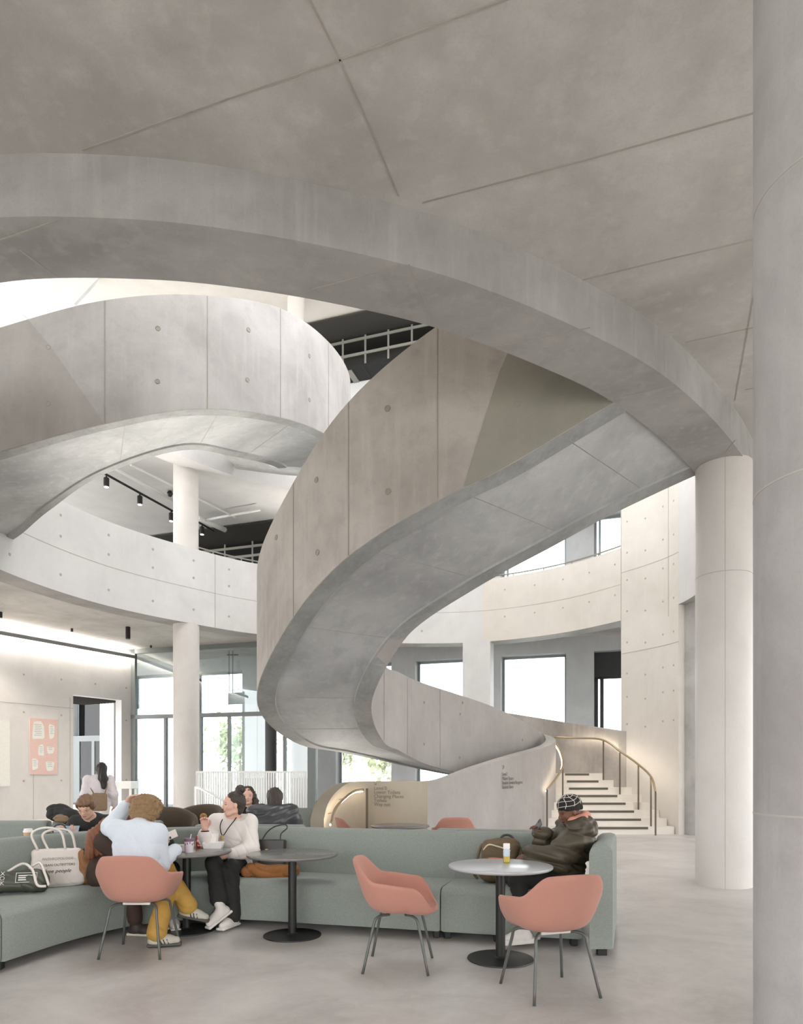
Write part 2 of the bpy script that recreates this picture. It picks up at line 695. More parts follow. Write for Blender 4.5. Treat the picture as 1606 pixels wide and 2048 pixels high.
# tall drum wall beside the stair foot
wd = ring_mesh('wall_drum', ring_range((6.5, 15.95), (5.7, 17.7)), -.01, .5, 0, 10.0, 'concrete_warm')
struct(wd, 'tall curved concrete wall beside the stair foot')
wu = ring_mesh('wall_drum_upper', ring_range((6.1, 13.1), (6.5, 15.95)), -.008, .4, ZS + .002, 10.0, 'concrete_pale')
struct(wu, 'upper drum wall behind the round column')
pier = ring_mesh('pillar_drum', ring_range((2.62, 20.55), (1.92, 20.72)), -.006, .42, 0, ZS + .05, 'concrete_pale')
struct(pier, 'flat concrete pier between the two drum openings')


# tie holes and joints
def tie_mesh(mat):
    m = MB().lathe([(.033, 0), (.031, .005), (.025, .005), (.023, .0015), (0.0, .0015)], n=14)
    o = m.build('tie_hole', mat)
    me = o.data
    bpy.data.objects.remove(o)
    return me


TIE, TIE_DARK = tie_mesh('concrete_tie'), tie_mesh('concrete_groove')


def tie(parent, p, nrm, s=1.0, me=None):
    o = bpy.data.objects.new('tie_hole', me or TIE)
    link(o, parent)
    q = Vector((0, 0, 1)).rotation_difference(Vector(nrm).normalized())
    o.matrix_local = Matrix.Translation(Vector(p)) @ q.to_matrix().to_4x4() @ Matrix.Scale(s, 4)
    return o


def wall_strip(parent, path, z0, z1, w=.014, t=.006, name='joint', mat='concrete_tie'):
    """vertical joint at path point p with outward normal n"""
    p, n = path
    tdir = (-n[1], n[0])
    ang = math.atan2(tdir[1], tdir[0])
    c = (p[0] + n[0] * t / 2, p[1] + n[1] * t / 2, (z0 + z1) / 2)
    return MB().box(c, (w, t, z1 - z0), ang).build(name, mat, parent)


gi = ring_range((1.0, 20.8), (-7.75, 11.6))
for k, i in enumerate(gi):
    if k % 5 == 2:
        p, n = RI[i], -RN[i]
        for z in (7.08, 6.62, 5.78):
            tie(wall_gallery, (p[0] + n[0] * .004, p[1] + n[1] * .004, z), (n[0], n[1], 0))
for q in ((-5.1, 18.6), (-1.0, 20.6)):
    i = ring_index(*q)
    wall_strip(wall_gallery, (RI[i] - RN[i] * .004, -RN[i]), ZS, ZP)
idx = ring_range((2.46, 20.6), (-7.75, 11.6))
ring_mesh('joint', idx, -.008, .0, 6.33, 6.345, 'concrete_tie', wall_gallery)
di = ring_range((6.5, 15.95), (5.7, 17.7))
for k in np.linspace(1, len(di) - 2, 4).astype(int):
    i = di[k]
    n = -RN[i]
    p = RI[i] + n * .01
    for z in (2.6, 3.3, 3.9, 4.7, 5.5, 6.3, 7.0, 7.8):
        tie(wd, (p[0], p[1], z + .1 * (k % 2)), (n[0], n[1], 0), .8)
for i in (di[2], di[-1]):
    wall_strip(wd, (RI[i] - RN[i] * .01, -RN[i]), 5.2, 10.0)
ring_mesh('joint', di, -.015, .0, 4.52, 4.535, 'concrete_tie', wd)
ring_mesh('joint', di, -.015, .0, 6.62, 6.635, 'concrete_tie', wd)
w4 = ring_range((5.75, 17.6), (2.46, 20.6))
for k in range(2, len(w4), 4):
    i = w4[k]
    for z in (6.9, 6.1):
        tie(g4, (RI[i][0] - RN[i][0] * .004, RI[i][1] - RN[i][1] * .004, z), (-RN[i][0], -RN[i][1], 0), .8)
ring_mesh('joint', w4, -.008, 0, 6.33, 6.342, 'concrete_tie', g4)


# columns
def column(name, x, y, r, z0, z1, label, joints=(), mat='concrete_column', seam=None):
    m = MB().lathe([(r, z0), (r, z1)], (x, y, 0), 64)
    o = m.build(name, mat)
    smooth_by_angle(o, 40)
    struct(o, label)
    for z in joints:
        smooth_by_angle(MB().lathe([(r - .01, z - .005), (r + .0015, z - .004), (r + .0015, z + .004), (r - .01, z + .005)], (x, y, 0), 64).build('joint', 'concrete_tie', o))
    if seam is not None:
        a = seam
        MB().box((x + r * math.cos(a), y + r * math.sin(a), (z0 + z1) / 2), (.004, .006, z1 - z0), a).build('joint', 'concrete_tie', o)
    return o


column('column', 4.17, 8.84, .338, 0, ZS + .02, 'round concrete column holding the ring beam', (3.98,), seam=math.radians(-112))
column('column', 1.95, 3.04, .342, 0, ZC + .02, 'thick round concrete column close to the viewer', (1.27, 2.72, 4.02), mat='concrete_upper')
column('column', -5.77, 18.3, .338, 0, ZS + .02, 'round column under the pale gallery beside the glass screen')
column('column', -5.93, 18.78, .335, ZF1, 10.05, 'upper round column standing on the gallery')
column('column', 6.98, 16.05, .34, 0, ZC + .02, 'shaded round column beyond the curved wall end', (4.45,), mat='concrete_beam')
column('column', -3.55, 24.1, .33, 0, ZC, 'round column behind the glass screen doors')
column('column', -3.35, 21.7, .27, 10.4, 16.55, 'small round column on the top floor')
column('column', -4.35, 22.75, .19, 0, ZC, 'slim dark steel column in the glass screen', mat='mullion_dark')

# back and side walls ------------------------------------------------
wr = MB().box((9.6, 15.9, ZC / 2), (4.6, .3, ZC)).build('wall_right', 'concrete_facade')
struct(wr, 'grey wall beyond the round columns')

# unseen walls round the near hall, openings added and sized to set the daylight
m = MB()
for x0 in np.arange(-15.0, 12.0, 4.5):
    m.box((x0 + .85, -6.1, 5.0), (1.7, .25, 10.0)).box((x0 + 3.1, -6.1, .15), (2.8, .25, .3)).box((x0 + 3.1, -6.1, 5.8), (2.8, .25, 1.2)).box((x0 + 3.1, -6.1, 9.8), (2.8, .25, .4))
struct(m.build('wall_front', 'concrete_ceiling'), 'unseen concrete wall behind the viewer with openings added to let in light')
m = MB()
for y0 in np.arange(-6.0, 10.0, 4.0):
    m.box((-15.1, y0 + 1.1, 5.0), (.25, 2.2, 10.0)).box((-15.1, y0 + 3.1, .15), (.25, 1.8, .3)).box((-15.1, y0 + 3.1, 5.8), (.25, 1.8, 1.2)).box((-15.1, y0 + 3.1, 9.8), (.25, 1.8, .4))
struct(m.build('wall_side', 'concrete_ceiling'), 'unseen concrete side wall beyond the sofas with openings added to let in light')
m = MB()
for y0 in np.arange(-6.0, 20.0, 4.0):
    m.box((12.1, y0 + .85, 5.0), (.25, 1.7, 10.0)).box((12.1, y0 + 2.85, .15), (.25, 2.3, .3)).box((12.1, y0 + 2.85, 5.8), (.25, 2.3, 1.2)).box((12.1, y0 + 2.85, 9.8), (.25, 2.3, .4))
struct(m.build('wall_side_right', 'concrete_ceiling'), 'unseen concrete side wall beyond the thick column with openings added to let in light')
# facade with window openings
WIN_X = [-13.75, -10.85, -8.0, -5.15, -2.3, .55, 3.4, 6.25, 9.1]
WW = 2.02


def fbox(m, x0, x1, z0, z1, d0=-.25, d1=.25):
    a, b = fac(x0, (d0 + d1) / 2), fac(x1, (d0 + d1) / 2)
    m.box(((a[0] + b[0]) / 2, (a[1] + b[1]) / 2, (z0 + z1) / 2), ((x1 - x0) / FCOS, d1 - d0, z1 - z0), FANG)


m = MB()
edges = [-15.0] + [e for x in WIN_X for e in (x, x + WW)] + [12.0]
for i in range(0, len(edges), 2):
    fbox(m, edges[i], edges[i + 1], 0, 10.0)
for x in WIN_X:
    fbox(m, x, x + WW, 0, .12)
    fbox(m, x, x + WW, 5.35, 7.35)
    fbox(m, x, x + WW, 9.75, 10.0)
wb = m.build('wall_back', 'concrete_facade')
struct(wb, 'pale concrete street wall with tall deep windows')
m = MB()
fbox(m, -15, 12, 10.0, 15.45)
struct(m.build('wall_back_upper', 'concrete_pale'), 'pale wall of the top floor')


def window(n, x0, x1, z0, z1, mull=(), dark=False, trans=(), off=.12):
    fm = 'mullion_dark' if dark else 'mullion_bluegrey'
    m = MB()
    t = .07 if not dark else .11
    for a, b in ((x0, x0 + t), (x1 - t, x1)):
        fbox(m, a, b, z0, z1, off, off + .08)
    for c in mull:
        fbox(m, c - t / 2, c + t / 2, z0, z1, off, off + .08)
    for zz in (z0, z1 - t):
        fbox(m, x0, x1, zz, zz + t, off, off + .08)
    for zz in trans:
        fbox(m, x0, x1, zz - t / 2, zz + t / 2, off, off + .08)
    w = m.build('window_%d' % n, fm)
    m = MB()
    fbox(m, x0 + t, x1 - t, z0 + t, z1 - t, off + .03, off + .04)
    m.build('pane', 'clear_glass', w)
    struct(w, None)
    return w


k = 1
for x in WIN_X:
    dk = x > 6
    w = window(k, x, x + WW, .12, 5.35, dark=dk, trans=(4.55,) if dk else (), mull=(x + .22,) if dk else ())
    if dk:
        m = MB()
        fbox(m, x, x + WW, 4.55, 5.35, .06, .115)
        m.build('panel', 'mullion_dark', w)
    k += 1
for x in WIN_X:
    if x < -2.5:
        m = MB()
        fbox(m, x, x + WW, 7.35, 9.75, -.2, .2)
        struct(m.build('wall_panel', 'service_black'), 'dark panel closing an upper opening')
    else:
        window(k, x, x + WW, 7.35, 9.75, mull=(x + .16, ) if x > 3 else ())
        k += 1

# slabs above
struct(holed_slab('slab_upper', roff(.0), 10.0, 10.6, 'concrete_pale'), 'pale concrete slab of the floor above the gallery')
ring2 = ring_mesh('beam_ring_upper', ALL, -.01, .55, 9.72, 10.65, 'concrete_pale', closed=True)
struct(ring2, 'curved parapet of the top gallery')
hole = CEN + (RI - CEN) * .56 + np.array([.2, -2.6])
struct(holed_slab('ceiling_top', hole, 16.5, 16.9, 'concrete_warm'), 'cream ceiling of the top floor round the skylight')

# dark service zone against the street wall, two levels
for nm, z, x0, x1, y_in, lab in (('ceiling_service_upper', 16.46, -9.0, 6.0, -2.3, 'dark service ceiling of the top floor'),
                                 ('ceiling_service', 9.96, -11.5, -1.2, -2.5, 'dark service ceiling over the gallery')):
    m = MB()
    fbox(m, x0, x1, z - .04, z, y_in, -.2)
    struct(m.build(nm, 'service_dark'), lab)
m = MB()
fbox(m, -9, 6, 15.45, 15.6, -1.05, -.2)
sp = m.build('ceiling_panel', 'service_black')
struct(sp, 'black soffit panels at the top of the atrium')
for X in np.arange(-7, 5, 1.0):
    m = MB()
    fbox(m, X, X + .02, 15.43, 15.45, -1.05, -.2)
    m.build('joint', 'service_dark', sp)
m = MB()
fbox(m, -1.62, -1.42, 15.425, 15.45, -1.0, -.2)
m.build('strip_light', 'galvanised', sp)
m = MB()
fbox(m, -15, 12, 15.45, 16.6, -.25, .25)
struct(m.build('wall_service_top', 'service_dark'), 'dark wall above the black soffit panels')
m = MB()
fbox(m, -11, -1.2, 6.5, 9.95, -.36, -.26)
struct(m.build('wall_service', 'service_black'), 'dark wall behind the cable trays')


def cable_tray(name, x0, x1, z, off, label, n, gap=.34):
    t = empty(name, (*fac((x0 + x1) / 2, off), z))
    inv = Matrix.Translation(-t.location)
    for dz in (0, gap):
        m = MB()
        fbox(m, x0, x1, z + dz, z + dz + .09, off, off + .03)
        o = m.build('side_rail', 'galvanised', t)
        o.data.transform(inv)
    for q in range(n):
        X = x0 + (x1 - x0) * (q + .5) / n
        m = MB()
        fbox(m, X - .03, X + .03, z - .3, z + gap + .35, off + .02, off + .05)
        o = m.build('hanger', 'galvanised', t)
        o.data.transform(inv)
    m = MB()
    fbox(m, x0, x1, z - .22, z - .16, off + .3, off + .5)
    o = m.build('pipe', 'galvanised', t)
    o.data.transform(inv)
    tag(t, label, 'cable tray')
    return t


cable_tray('cable_tray', -9, -1.3, 9.35, -1.0, 'galvanised cable tray above the gallery parapet', 7)
cable_tray('cable_tray', -6, 3.5, 15.75, -1.25, 'cable tray with hangers high under the dark top ceiling', 12, .5)

# wall with the light wash ------------------------------------------
LW0, LW1 = np.array([-11.9, 20.2]), np.array([-9.62, 24.36])
lwd = (LW1 - LW0) / np.linalg.norm(LW1 - LW0)
lwn = np.array([lwd[1], -lwd[0]])              # into the room
LWANG = math.atan2(lwd[1], lwd[0])


def lw(t, off=0.0):
    return LW0 + lwd * t + lwn * off


def lwbox(m, t0, t1, z0, z1, d0=-.3, d1=0.0):
    c = lw((t0 + t1) / 2, (d0 + d1) / 2)
    m.box((c[0], c[1], (z0 + z1) / 2), (t1 - t0, d1 - d0, z1 - z0), LWANG)


T_A, T_B, T_END = 2.42, 4.30, 4.74
m = MB()
lwbox(m, -8, T_A, 0, 5.66)
lwbox(m, T_B, T_END, 0, 5.66)
lwbox(m, T_A, T_B, 4.0, 5.66)
wl = m.build('wall_left', 'concrete_pale')
struct(wl, 'pale concrete wall washed by a warm light line at its top')
m = MB()
lwbox(m, -8, T_END, 5.66, ZC, -.3, 0)
lwbox(m, -8, T_END, 5.50, 5.62, .17, .20)
struct(m.build('trim_1', 'mullion_grey'), 'grey shadow gap above the washed wall')
m = MB()
lwbox(m, -8, T_END, 5.585, 5.605, .04, .14)
o = m.build('wall_washer_light', 'led_wall')
tag(o, 'long warm LED line hidden above the pale poster wall', 'light')
for t0, z0, z1 in ((2.3, 0, 3.9), (-.05, 0, 5.6), (1.05, 0, 2.0)):
    m = MB()
    lwbox(m, t0, t0 + .015, z0, z1, 0, .004)
    m.build('joint', 'concrete_joint', wl)
m = MB()
lwbox(m, -8, T_A, 3.55, 3.563, 0, .004)
m.build('joint', 'concrete_joint', wl)
for t in np.arange(-3, 4.7, 1.25):
    for z in (4.45, 3.3, 1.2):
        if T_A - .1 < t < T_B and z < 4.2:
            continue
        p = lw(t, .002)
        tie(wl, (p[0], p[1], z), (lwn[0], lwn[1], 0))
# lobby behind the opening
lobby_ceiling = MB()
lwbox(lobby_ceiling, T_A - .6, T_B + .38, 4.06, 4.14, -2.6, -.3)
lc = lobby_ceiling.build('ceiling_lobby', 'service_dark')
struct(lc, 'dark slatted lobby ceiling')
for q in range(14):
    m = MB()
    d = -.32 - q * .16
    lwbox(m, T_A - .3, T_B + .36, 3.97, 4.06, d - .035, d)
    m.build('slat', 'service_dark', lc)
m = MB()
fbox(m, -11.75, -11.1, 0, 5.3, -.9, -.3)
struct(m.build('wall_lobby', 'concrete_column'), 'pale pier beside the lobby door')
m = MB()
for x0, x1, z0, z1 in ((-13.75, -13.35, 0, 2.75), (-12.75, -12.62, 0, 2.75), (-13.75, -11.75, 2.75, 2.98), (-13.75, -11.75, .0, .2)):
    fbox(m, x0, x1, z0, z1, -.2, -.1)
dr = m.build('door_1', 'mullion_grey')
struct(dr, 'glazed lobby door with dark frame')
m = MB()
fbox(m, -13.35, -11.75, .2, 2.75, -.16, -.15)
m.build('pane', 'clear_glass', dr)

# glass screen of the entrance vestibule -----------------------------
GS = [np.array([-9.62, 24.36]), np.array([-7.6, 23.78]), np.array([-4.85, 22.95]), np.array([-2.75, 22.3])]
scr = empty('wall_glass_screen', (-6.2, 23.4, 0))
struct(scr, 'tall frameless-looking glass screen with grey posts and transom')


def seg_box(m, p, q, z0, z1, th, grow=0.0):
    d = q - p
    ln = np.linalg.norm(d)
    c = (p + q) / 2
    m.box((c[0], c[1], (z0 + z1) / 2), (ln + grow, th, z1 - z0), math.atan2(d[1], d[0]))


def to_local(o, root):
    o.data.transform(Matrix.Translation(-root.location))
    return o


for a, b in zip(GS, GS[1:]):
    for z0, z1, th in ((5.68, 5.85, .12), (3.36, 3.50, .12), (0, .08, .12)):
        m = MB()
        seg_box(m, a, b, z0, z1, th, .02)
        to_local(m.build('transom', 'mullion_grey', scr), scr)
    for z0, z1 in ((.08, 3.36), (3.50, 5.68)):
        m = MB()
        seg_box(m, a, b, z0, z1, .012)
        to_local(m.build('pane', 'screen_glass', scr), scr)
for px, w, z1 in ((268, .16, 5.85), (332, .09, 3.4), (402, .10, 3.4), (459, .08, 3.4), (570, .09, 3.4), (621, .16, 5.85), (629, .12, 5.85)):
    for a, b in zip(GS, GS[1:]):
        mm = (px - 803) / FPX
        d = b - a
        t = (mm * a[1] - a[0]) / (d[0] - mm * d[1])
        if -1e-3 <= t <= 1.001:
            p = a + d * t
            to_local(MB().box((p[0], p[1], z1 / 2), (w, .12, z1), math.atan2(d[1], d[0])).build('post', 'mullion_grey', scr), scr)
            break

# hanging sign behind the screen
hs = empty('hanging_sign', (-5.6, 24.2, 4.1))
tag(hs, 'pale hanging sign board with an arrow behind the glass screen', 'sign')
MB().box((0.2, 0, 0), (1.7, .05, .42), FANG).build('board', 'mullion_bluegrey', hs)
for dx in (-.55, -.42):
    MB().box((dx, .15, .95), (.025, .025, 1.5)).build('rod', 'mullion_grey', hs)
MB().box((-.42, .15, 1.55), (.4, .05, .04)).build('bracket', 'mullion_grey', hs)
MB().box((-.3, -.03, .29), (.36, .01, .02), FANG).box((-.14, -.03, .31), (.12, .01, .02), FANG).build('arrow_mark', 'mullion_grey', hs)

# small ceiling fittings in the lower gallery
def downlight(px, py, z, h, r, label, power=0.0):
    p = at_height(px, py, z)
    o = MB().lathe([(r, -h), (r, 0), (r * .6, 0.0)], p, 16).build('ceiling_downlight', 'black_metal')
    tag(o, label, 'ceiling light')
    la = bpy.data.lights.new('lamp', 'SPOT')
    la.energy = power
    la.spot_size = math.radians(125)
    la.spot_blend = .6
    la.shadow_soft_size = r
    la.color = (1.0, .88, .74)
    lo_ = bpy.data.objects.new('lamp', la)
    link(lo_, o)
    lo_.location = (p[0], p[1], p[2] - h - .02)
    return o


downlight(256, 1254, ZC, .36, .07, 'black cylinder downlight hanging from the low pale ceiling', 300)
downlight(144, 1257, ZC, .10, .035, 'small black sprinkler fitting nearest the lit wall line')
downlight(302, 1291, ZC, .09, .035, 'small black sprinkler fitting beside the round column')
downlight(1, 1224, ZC, .16, .05, 'black ceiling fitting cut by the picture edge', 260)


# track lights over the gallery
def track_light(pts, heads, label):
    P = [Vector(at_height(x, y, 9.7)) for x, y in pts]
    t = empty('track_light', P[0])
    L0 = [p - P[0] for p in P]
    m = MB().tube(L0, .035, 6)
    m.build('track', 'black_metal', t)
    for h in heads:
        c = L0[0].lerp(L0[-1], h)
        MB().lathe([(.065, -.34), (.075, -.30), (.075, -.1), (.02, -.06), (.02, 0)], c, 14).build('spot_head', 'black_metal', t)
        MB().lathe([(.055, -.352), (.06, -.343)], c, 14).build('lens', 'spot_glow', t)
    tag(t, label, 'track light')


track_light([(205, 945), (345, 1022)], (.05, .5, .98), 'black track with three spotlights under the pale upper ceiling')
track_light([(398, 1045), (428, 1062)], (.2,), 'short black track with one lit spotlight beside the upper column')
for a, b, r, lab in (((232, 938), (345, 1000), .05, 'pale pipe running above the black spotlight track'),
                     ((262, 930), (470, 1035), .03, 'thin pale pipe under the upper ceiling by the column'),
                     ((398, 1036), (450, 1060), .09, 'thick white pipe ending at the dark service zone'),
                     ((400, 1042), (520, 1020), .04, 'white pipe crossing towards the big curved stair')):
    A, B = Vector(at_height(*a, 9.8)), Vector(at_height(*b, 9.8))
    o = MB().tube([A, B], r, 8).build('ceiling_pipe', 'white_metal', None, True)
    tag(o, lab, 'pipe')
o = MB().lathe([(.0, -.16), (.05, -.15), (.09, -.06), (.06, 0)], at_height(340, 983, 9.98), 14).build('security_camera', 'black_metal', None, True)
tag(o, 'small black dome camera under the upper ceiling', 'camera')
es = empty('exit_sign', (-6.0, 20.9, 7.62))
tag(es, 'green lit exit sign above the gallery parapet', 'sign')
MB().box((0, 0, 0), (.42, .05, .18), FANG).build('body', 'white_metal', es)
MB().box((0, -.03, 0), (.38, .01, .14), FANG).build('lit_face', 'exit_glow', es)

# thin rails on the gallery parapets
for (a, b), z, lab in ((((-1.9, 20.4), (-5.35, 18.3)), ZP + .10, 'thin metal rail on the pale gallery parapet'),
                       (((5.7, 17.7), (1.2, 20.8)), ZP - .02, 'thin metal rail on the parapet below the upper windows')):
    r = ring_range(a, b)
    t = empty('gallery_rail', (*RI[r[0]], ZP))
    pts = [Vector((*roff(.1, i), z)) - t.location for i in r]
    MB().tube(pts, .022, 8).build('rail', 'galvanised', t, True)
    for i in range(0, len(pts), 4):
        MB().box((pts[i][0], pts[i][1], pts[i][2] - .06), (.03, .03, .12)).build('stanchion', 'galvanised', t)
    tag(t, lab, 'rail')

# unseen fill spots added to brighten the gallery and stair undersides
for (x, y, z0), tgt, e, sz, lab in (((-7.9, 17.4, ZF1), (-5.5, 15.5, 10.0), 450, 110, 'unseen fill lamp added behind the gallery parapet near the spotlight track'),
                                    ((-2.2, 22.0, ZF1), (-2.6, 20.0, 10.0), 450, 120, 'unseen fill lamp added on the gallery behind the big curved stair'),
                                    ((-4.7, 16.0, 0.0), (-3.9, 12.0, 7.2), 2600, 42, 'unseen fill lamp added beside the balustrade aimed at the upper flight'),
                                    ((-1.5, 13.9, 0.0), (-1.3, 12.0, 2.2), 130, 130, 'unseen fill lamp added under the low turn of the big curved stair')):
    u = empty('added_fill_lamp', (x, y, z0))
    tag(u, lab, 'light')
    smooth_by_angle(MB().lathe([(.12, 0), (.12, .12), (.09, .14), (.09, .11), (0, .11)], n=18).build('housing', 'black_metal', u), 40)
    la = bpy.data.lights.new('lamp', 'SPOT')
    la.energy = e
    la.spot_size = math.radians(sz)
    la.spot_blend = .9
    la.shadow_soft_size = .09
    la.color = (1.0, .95, .88)
    lo_ = bpy.data.objects.new('lamp', la)
    link(lo_, u)
    lo_.location = (0, 0, .16)
    dv = Vector(tgt) - Vector((x, y, z0 + .16))
    lo_.rotation_euler = dv.to_track_quat('-Z', 'Y').to_euler()

# slanting roof beams seen above the upper flight
for k, (p, q, w) in enumerate((((-60, 520, 19.5), (150, 655, 18.5), .9), ((60, 660, 19.5), (175, 540, 20.5), .7))):
    A, B = Vector(at_depth(*p)), Vector(at_depth(*q))
    dv = B - A
    o = MB().box((0, 0, 0), (dv.length, .6, w)).build('beam_roof', 'concrete_pale')
    o.location = (A + B) / 2
    o.rotation_euler = (0, -math.asin(dv.z / dv.length), math.atan2(dv.y, dv.x))
    struct(o, ('white slanting roof beam above the upper flight', 'pale roof brace crossing behind the slanting beam')[k])
concrete('concrete_crease_shade2', rgb(148, 144, 140), rgb(168, 164, 160), stain=0.4)
# ------------------------------------------------------------------ the sculptural concrete stair
def ribbon(S, n=8):
    """S rows: ox oy ix iy z topO topI"""
    return catmull(S, n)


def lerp2(o, i, d):
    w = math.hypot(i[0] - o[0], i[1] - o[1])
    return (o[0] + (i[0] - o[0]) * d / w, o[1] + (i[1] - o[1]) * d / w), w


def stair_soffit(R, parent, band=.27, step=.03, th=.34):
    secs = []
    for r in R:
        o, i, z = r[0:2], r[2:4], r[4]
        w = math.hypot(i[0] - o[0], i[1] - o[1])
        q = lambda d: lerp2(o, i, d)[0]
        prof = [(q(.006), z), (q(band), z), (q(band + .012), z + step), (q(w - band - .012), z + step), (q(w - band), z), (q(w - .006), z), (q(w - .006), z + th), (q(.006), z + th)]
        secs.append([(p[0], p[1], zz) for p, zz in prof])
    V, Fs = sweep(secs)
    fm = [1 if (i % 8) in (0, 4) and i < len(Fs) - 2 else 0 for i in range(len(Fs))]
    o = mk('soffit', V, Fs, 'concrete_soffit', parent, mats=['concrete_soffit', 'concrete_edge'], fmat=fm)
    return smooth_by_angle(fix_normals(o), 28)


def stair_parapet(R, parent, side, name, thick=.2, mat='concrete_stair', lift=.004):
    secs = []
    for r in R:
        o, i, z = r[0:2], r[2:4], r[4]
        a, b, top = (o, i, r[5]) if side == 0 else (i, o, r[6])
        q = lerp2(a, b, thick)[0]
        rows = 6
        s = [(a[0], a[1], z + lift + (top - z - lift) * k / rows) for k in range(rows + 1)]
        s += [(q[0], q[1], top), (q[0], q[1], z + lift)]
        secs.append(s)
    o = mk(name, *sweep(secs), mat, parent)
    return smooth_by_angle(fix_normals(o), 28)


class Face:
    """outer face of a ribbon, for putting joints and tie holes on it by picture column"""

    def __init__(self, R, side=0):
        self.R = R
        self.P = R[:, 0:2] if side == 0 else R[:, 2:4]
        self.px = 803 + FPX * self.P[:, 0] / self.P[:, 1]

    def param(self, x, lo=0, hi=None):
        hi = hi or len(self.px) - 1
        for k in range(lo, hi):
            a, b = self.px[k], self.px[k + 1]
            if (a - x) * (b - x) <= 0:
                return k + (x - a) / (b - a if abs(b - a) > 1e-9 else 1)
        return None

    def at(self, t):
        k = min(int(t), len(self.P) - 2)
        f = t - k
        p = self.P[k] * (1 - f) + self.P[k + 1] * f
        d = self.P[k + 1] - self.P[k]
        n = np.array([d[1], -d[0]]) / np.linalg.norm(d)
        if n[1] * p[1] + n[0] * p[0] > 0:
            n = -n
        r = self.R[k] * (1 - f) + self.R[k + 1] * f
        return p, n, r


FRONT = np.array([
    # ox    oy     ix     iy     z     topO  topI
    (2.70, 6.87, 4.35, 8.64, 5.47, 7.45, 7.4),
    (2.27, 7.27, 3.92, 9.04, 5.40, 7.30, 7.2),
    (1.08, 7.45, 2.62, 8.92, 4.76, 6.70, 6.4),
    (.41, 7.50, 2.03, 8.98, 4.45, 6.375, 6.05),
    (-.61, 7.90, 1.00, 9.32, 3.96, 5.75, 5.5),
    (-1.38, 8.70, .10, 9.80, 3.43, 5.15, 4.85),
    (-2.11, 10.0, -.41, 10.35, 2.67, 4.50, 4.05),
    (-2.20, 11.0, -.46, 11.05, 2.30, 4.05, 3.60),
    (-1.81, 12.2, -.28, 11.6, 1.95, 3.62, 3.27),
    (-1.21, 13.1, -.05, 12.05, 1.85, 3.45, 3.23),
    (-.68, 14.0, .13, 12.5, 1.76, 3.35, 3.20),
    (.00, 15.2, .48, 13.24, 1.62, 3.27, 3.17),
    (.90, 17.0, 1.20, 14.4, 1.45, 3.24, 3.10),
    (2.20, 19.2, 2.20, 15.9, 1.25, 3.24, 2.96),
    (3.60, 19.95, 3.20, 17.0, 1.05, 3.10, 2.66),
    (4.75, 18.95, 3.45, 17.35, .95, 2.82, 2.55),
    (5.78, 17.55, 3.60, 17.45, .90, 2.52, 2.50),
])
st = empty('spiral_staircase', (1.0, 12.0, 0))
tag(st, 'sweeping concrete stair curling up from the lit steps to the ring beam', 'staircase')
tmp = []
R1 = ribbon(FRONT, 8)
f_soff = stair_soffit(R1[:-16], st)
f_out = stair_parapet(R1, st, 0, 'outer_parapet')
tmp += [f_soff, f_out]
F1 = Face(R1)

# inner wall: from the stair head round the well, hairpin, then down to the text wall
inner = []
for r in FRONT[:-3]:
    (q, w) = lerp2(r[2:4], r[0:2], .25)
    inner.append((r[2], r[3], q[0], q[1], r[6], r[4] + .003))
inner[-1] = (2.20, 15.9, 2.02, 16.1, 2.96, 1.0)
inner += [(3.20, 17.0, 3.00, 17.22, 2.64, .6), (3.52, 17.36, 3.46, 17.72, 2.50, .2), (3.62, 17.30, 3.84, 17.62, 2.40, 0), (3.62, 17.12, 3.89, 17.25, 2.29, 0),
          (3.44, 16.75, 3.68, 16.68, 2.15, 0), (3.18, 16.28, 3.40, 16.15, 2.06, 0), (2.38, 15.02, 2.60, 14.88, 1.86, 0), (1.28, 13.18, 1.50, 13.02, 1.56, 0),
          (.55, 12.15, .765, 12.0, 1.325, 0), (.24, 11.72, .44, 11.56, 1.305, 0)]
IW = catmull(np.array(inner), 8)
secs = []
for r in IW:
    rows = 5
    s = [(r[0], r[1], r[5] + (r[4] - r[5]) * k / rows) for k in range(rows + 1)]
    s += [(r[2], r[3], r[4] + (r[5] - r[4]) * k / rows) for k in range(rows + 1)]
    secs.append(s)
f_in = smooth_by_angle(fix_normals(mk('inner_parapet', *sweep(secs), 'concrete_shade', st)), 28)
tmp.append(f_in)

# darker sheet: shade of the turned wall painted on beyond the crease
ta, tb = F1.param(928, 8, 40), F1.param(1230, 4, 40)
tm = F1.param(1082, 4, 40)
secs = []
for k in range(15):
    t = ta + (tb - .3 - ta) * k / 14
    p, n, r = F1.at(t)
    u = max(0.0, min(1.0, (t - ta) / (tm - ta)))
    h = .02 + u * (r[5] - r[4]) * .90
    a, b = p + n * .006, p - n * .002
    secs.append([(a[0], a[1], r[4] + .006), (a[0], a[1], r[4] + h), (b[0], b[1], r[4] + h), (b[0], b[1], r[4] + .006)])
tmp.append(smooth_by_angle(fix_normals(mk('crease_shade', *sweep(secs), 'concrete_crease_shade', st)), 28))

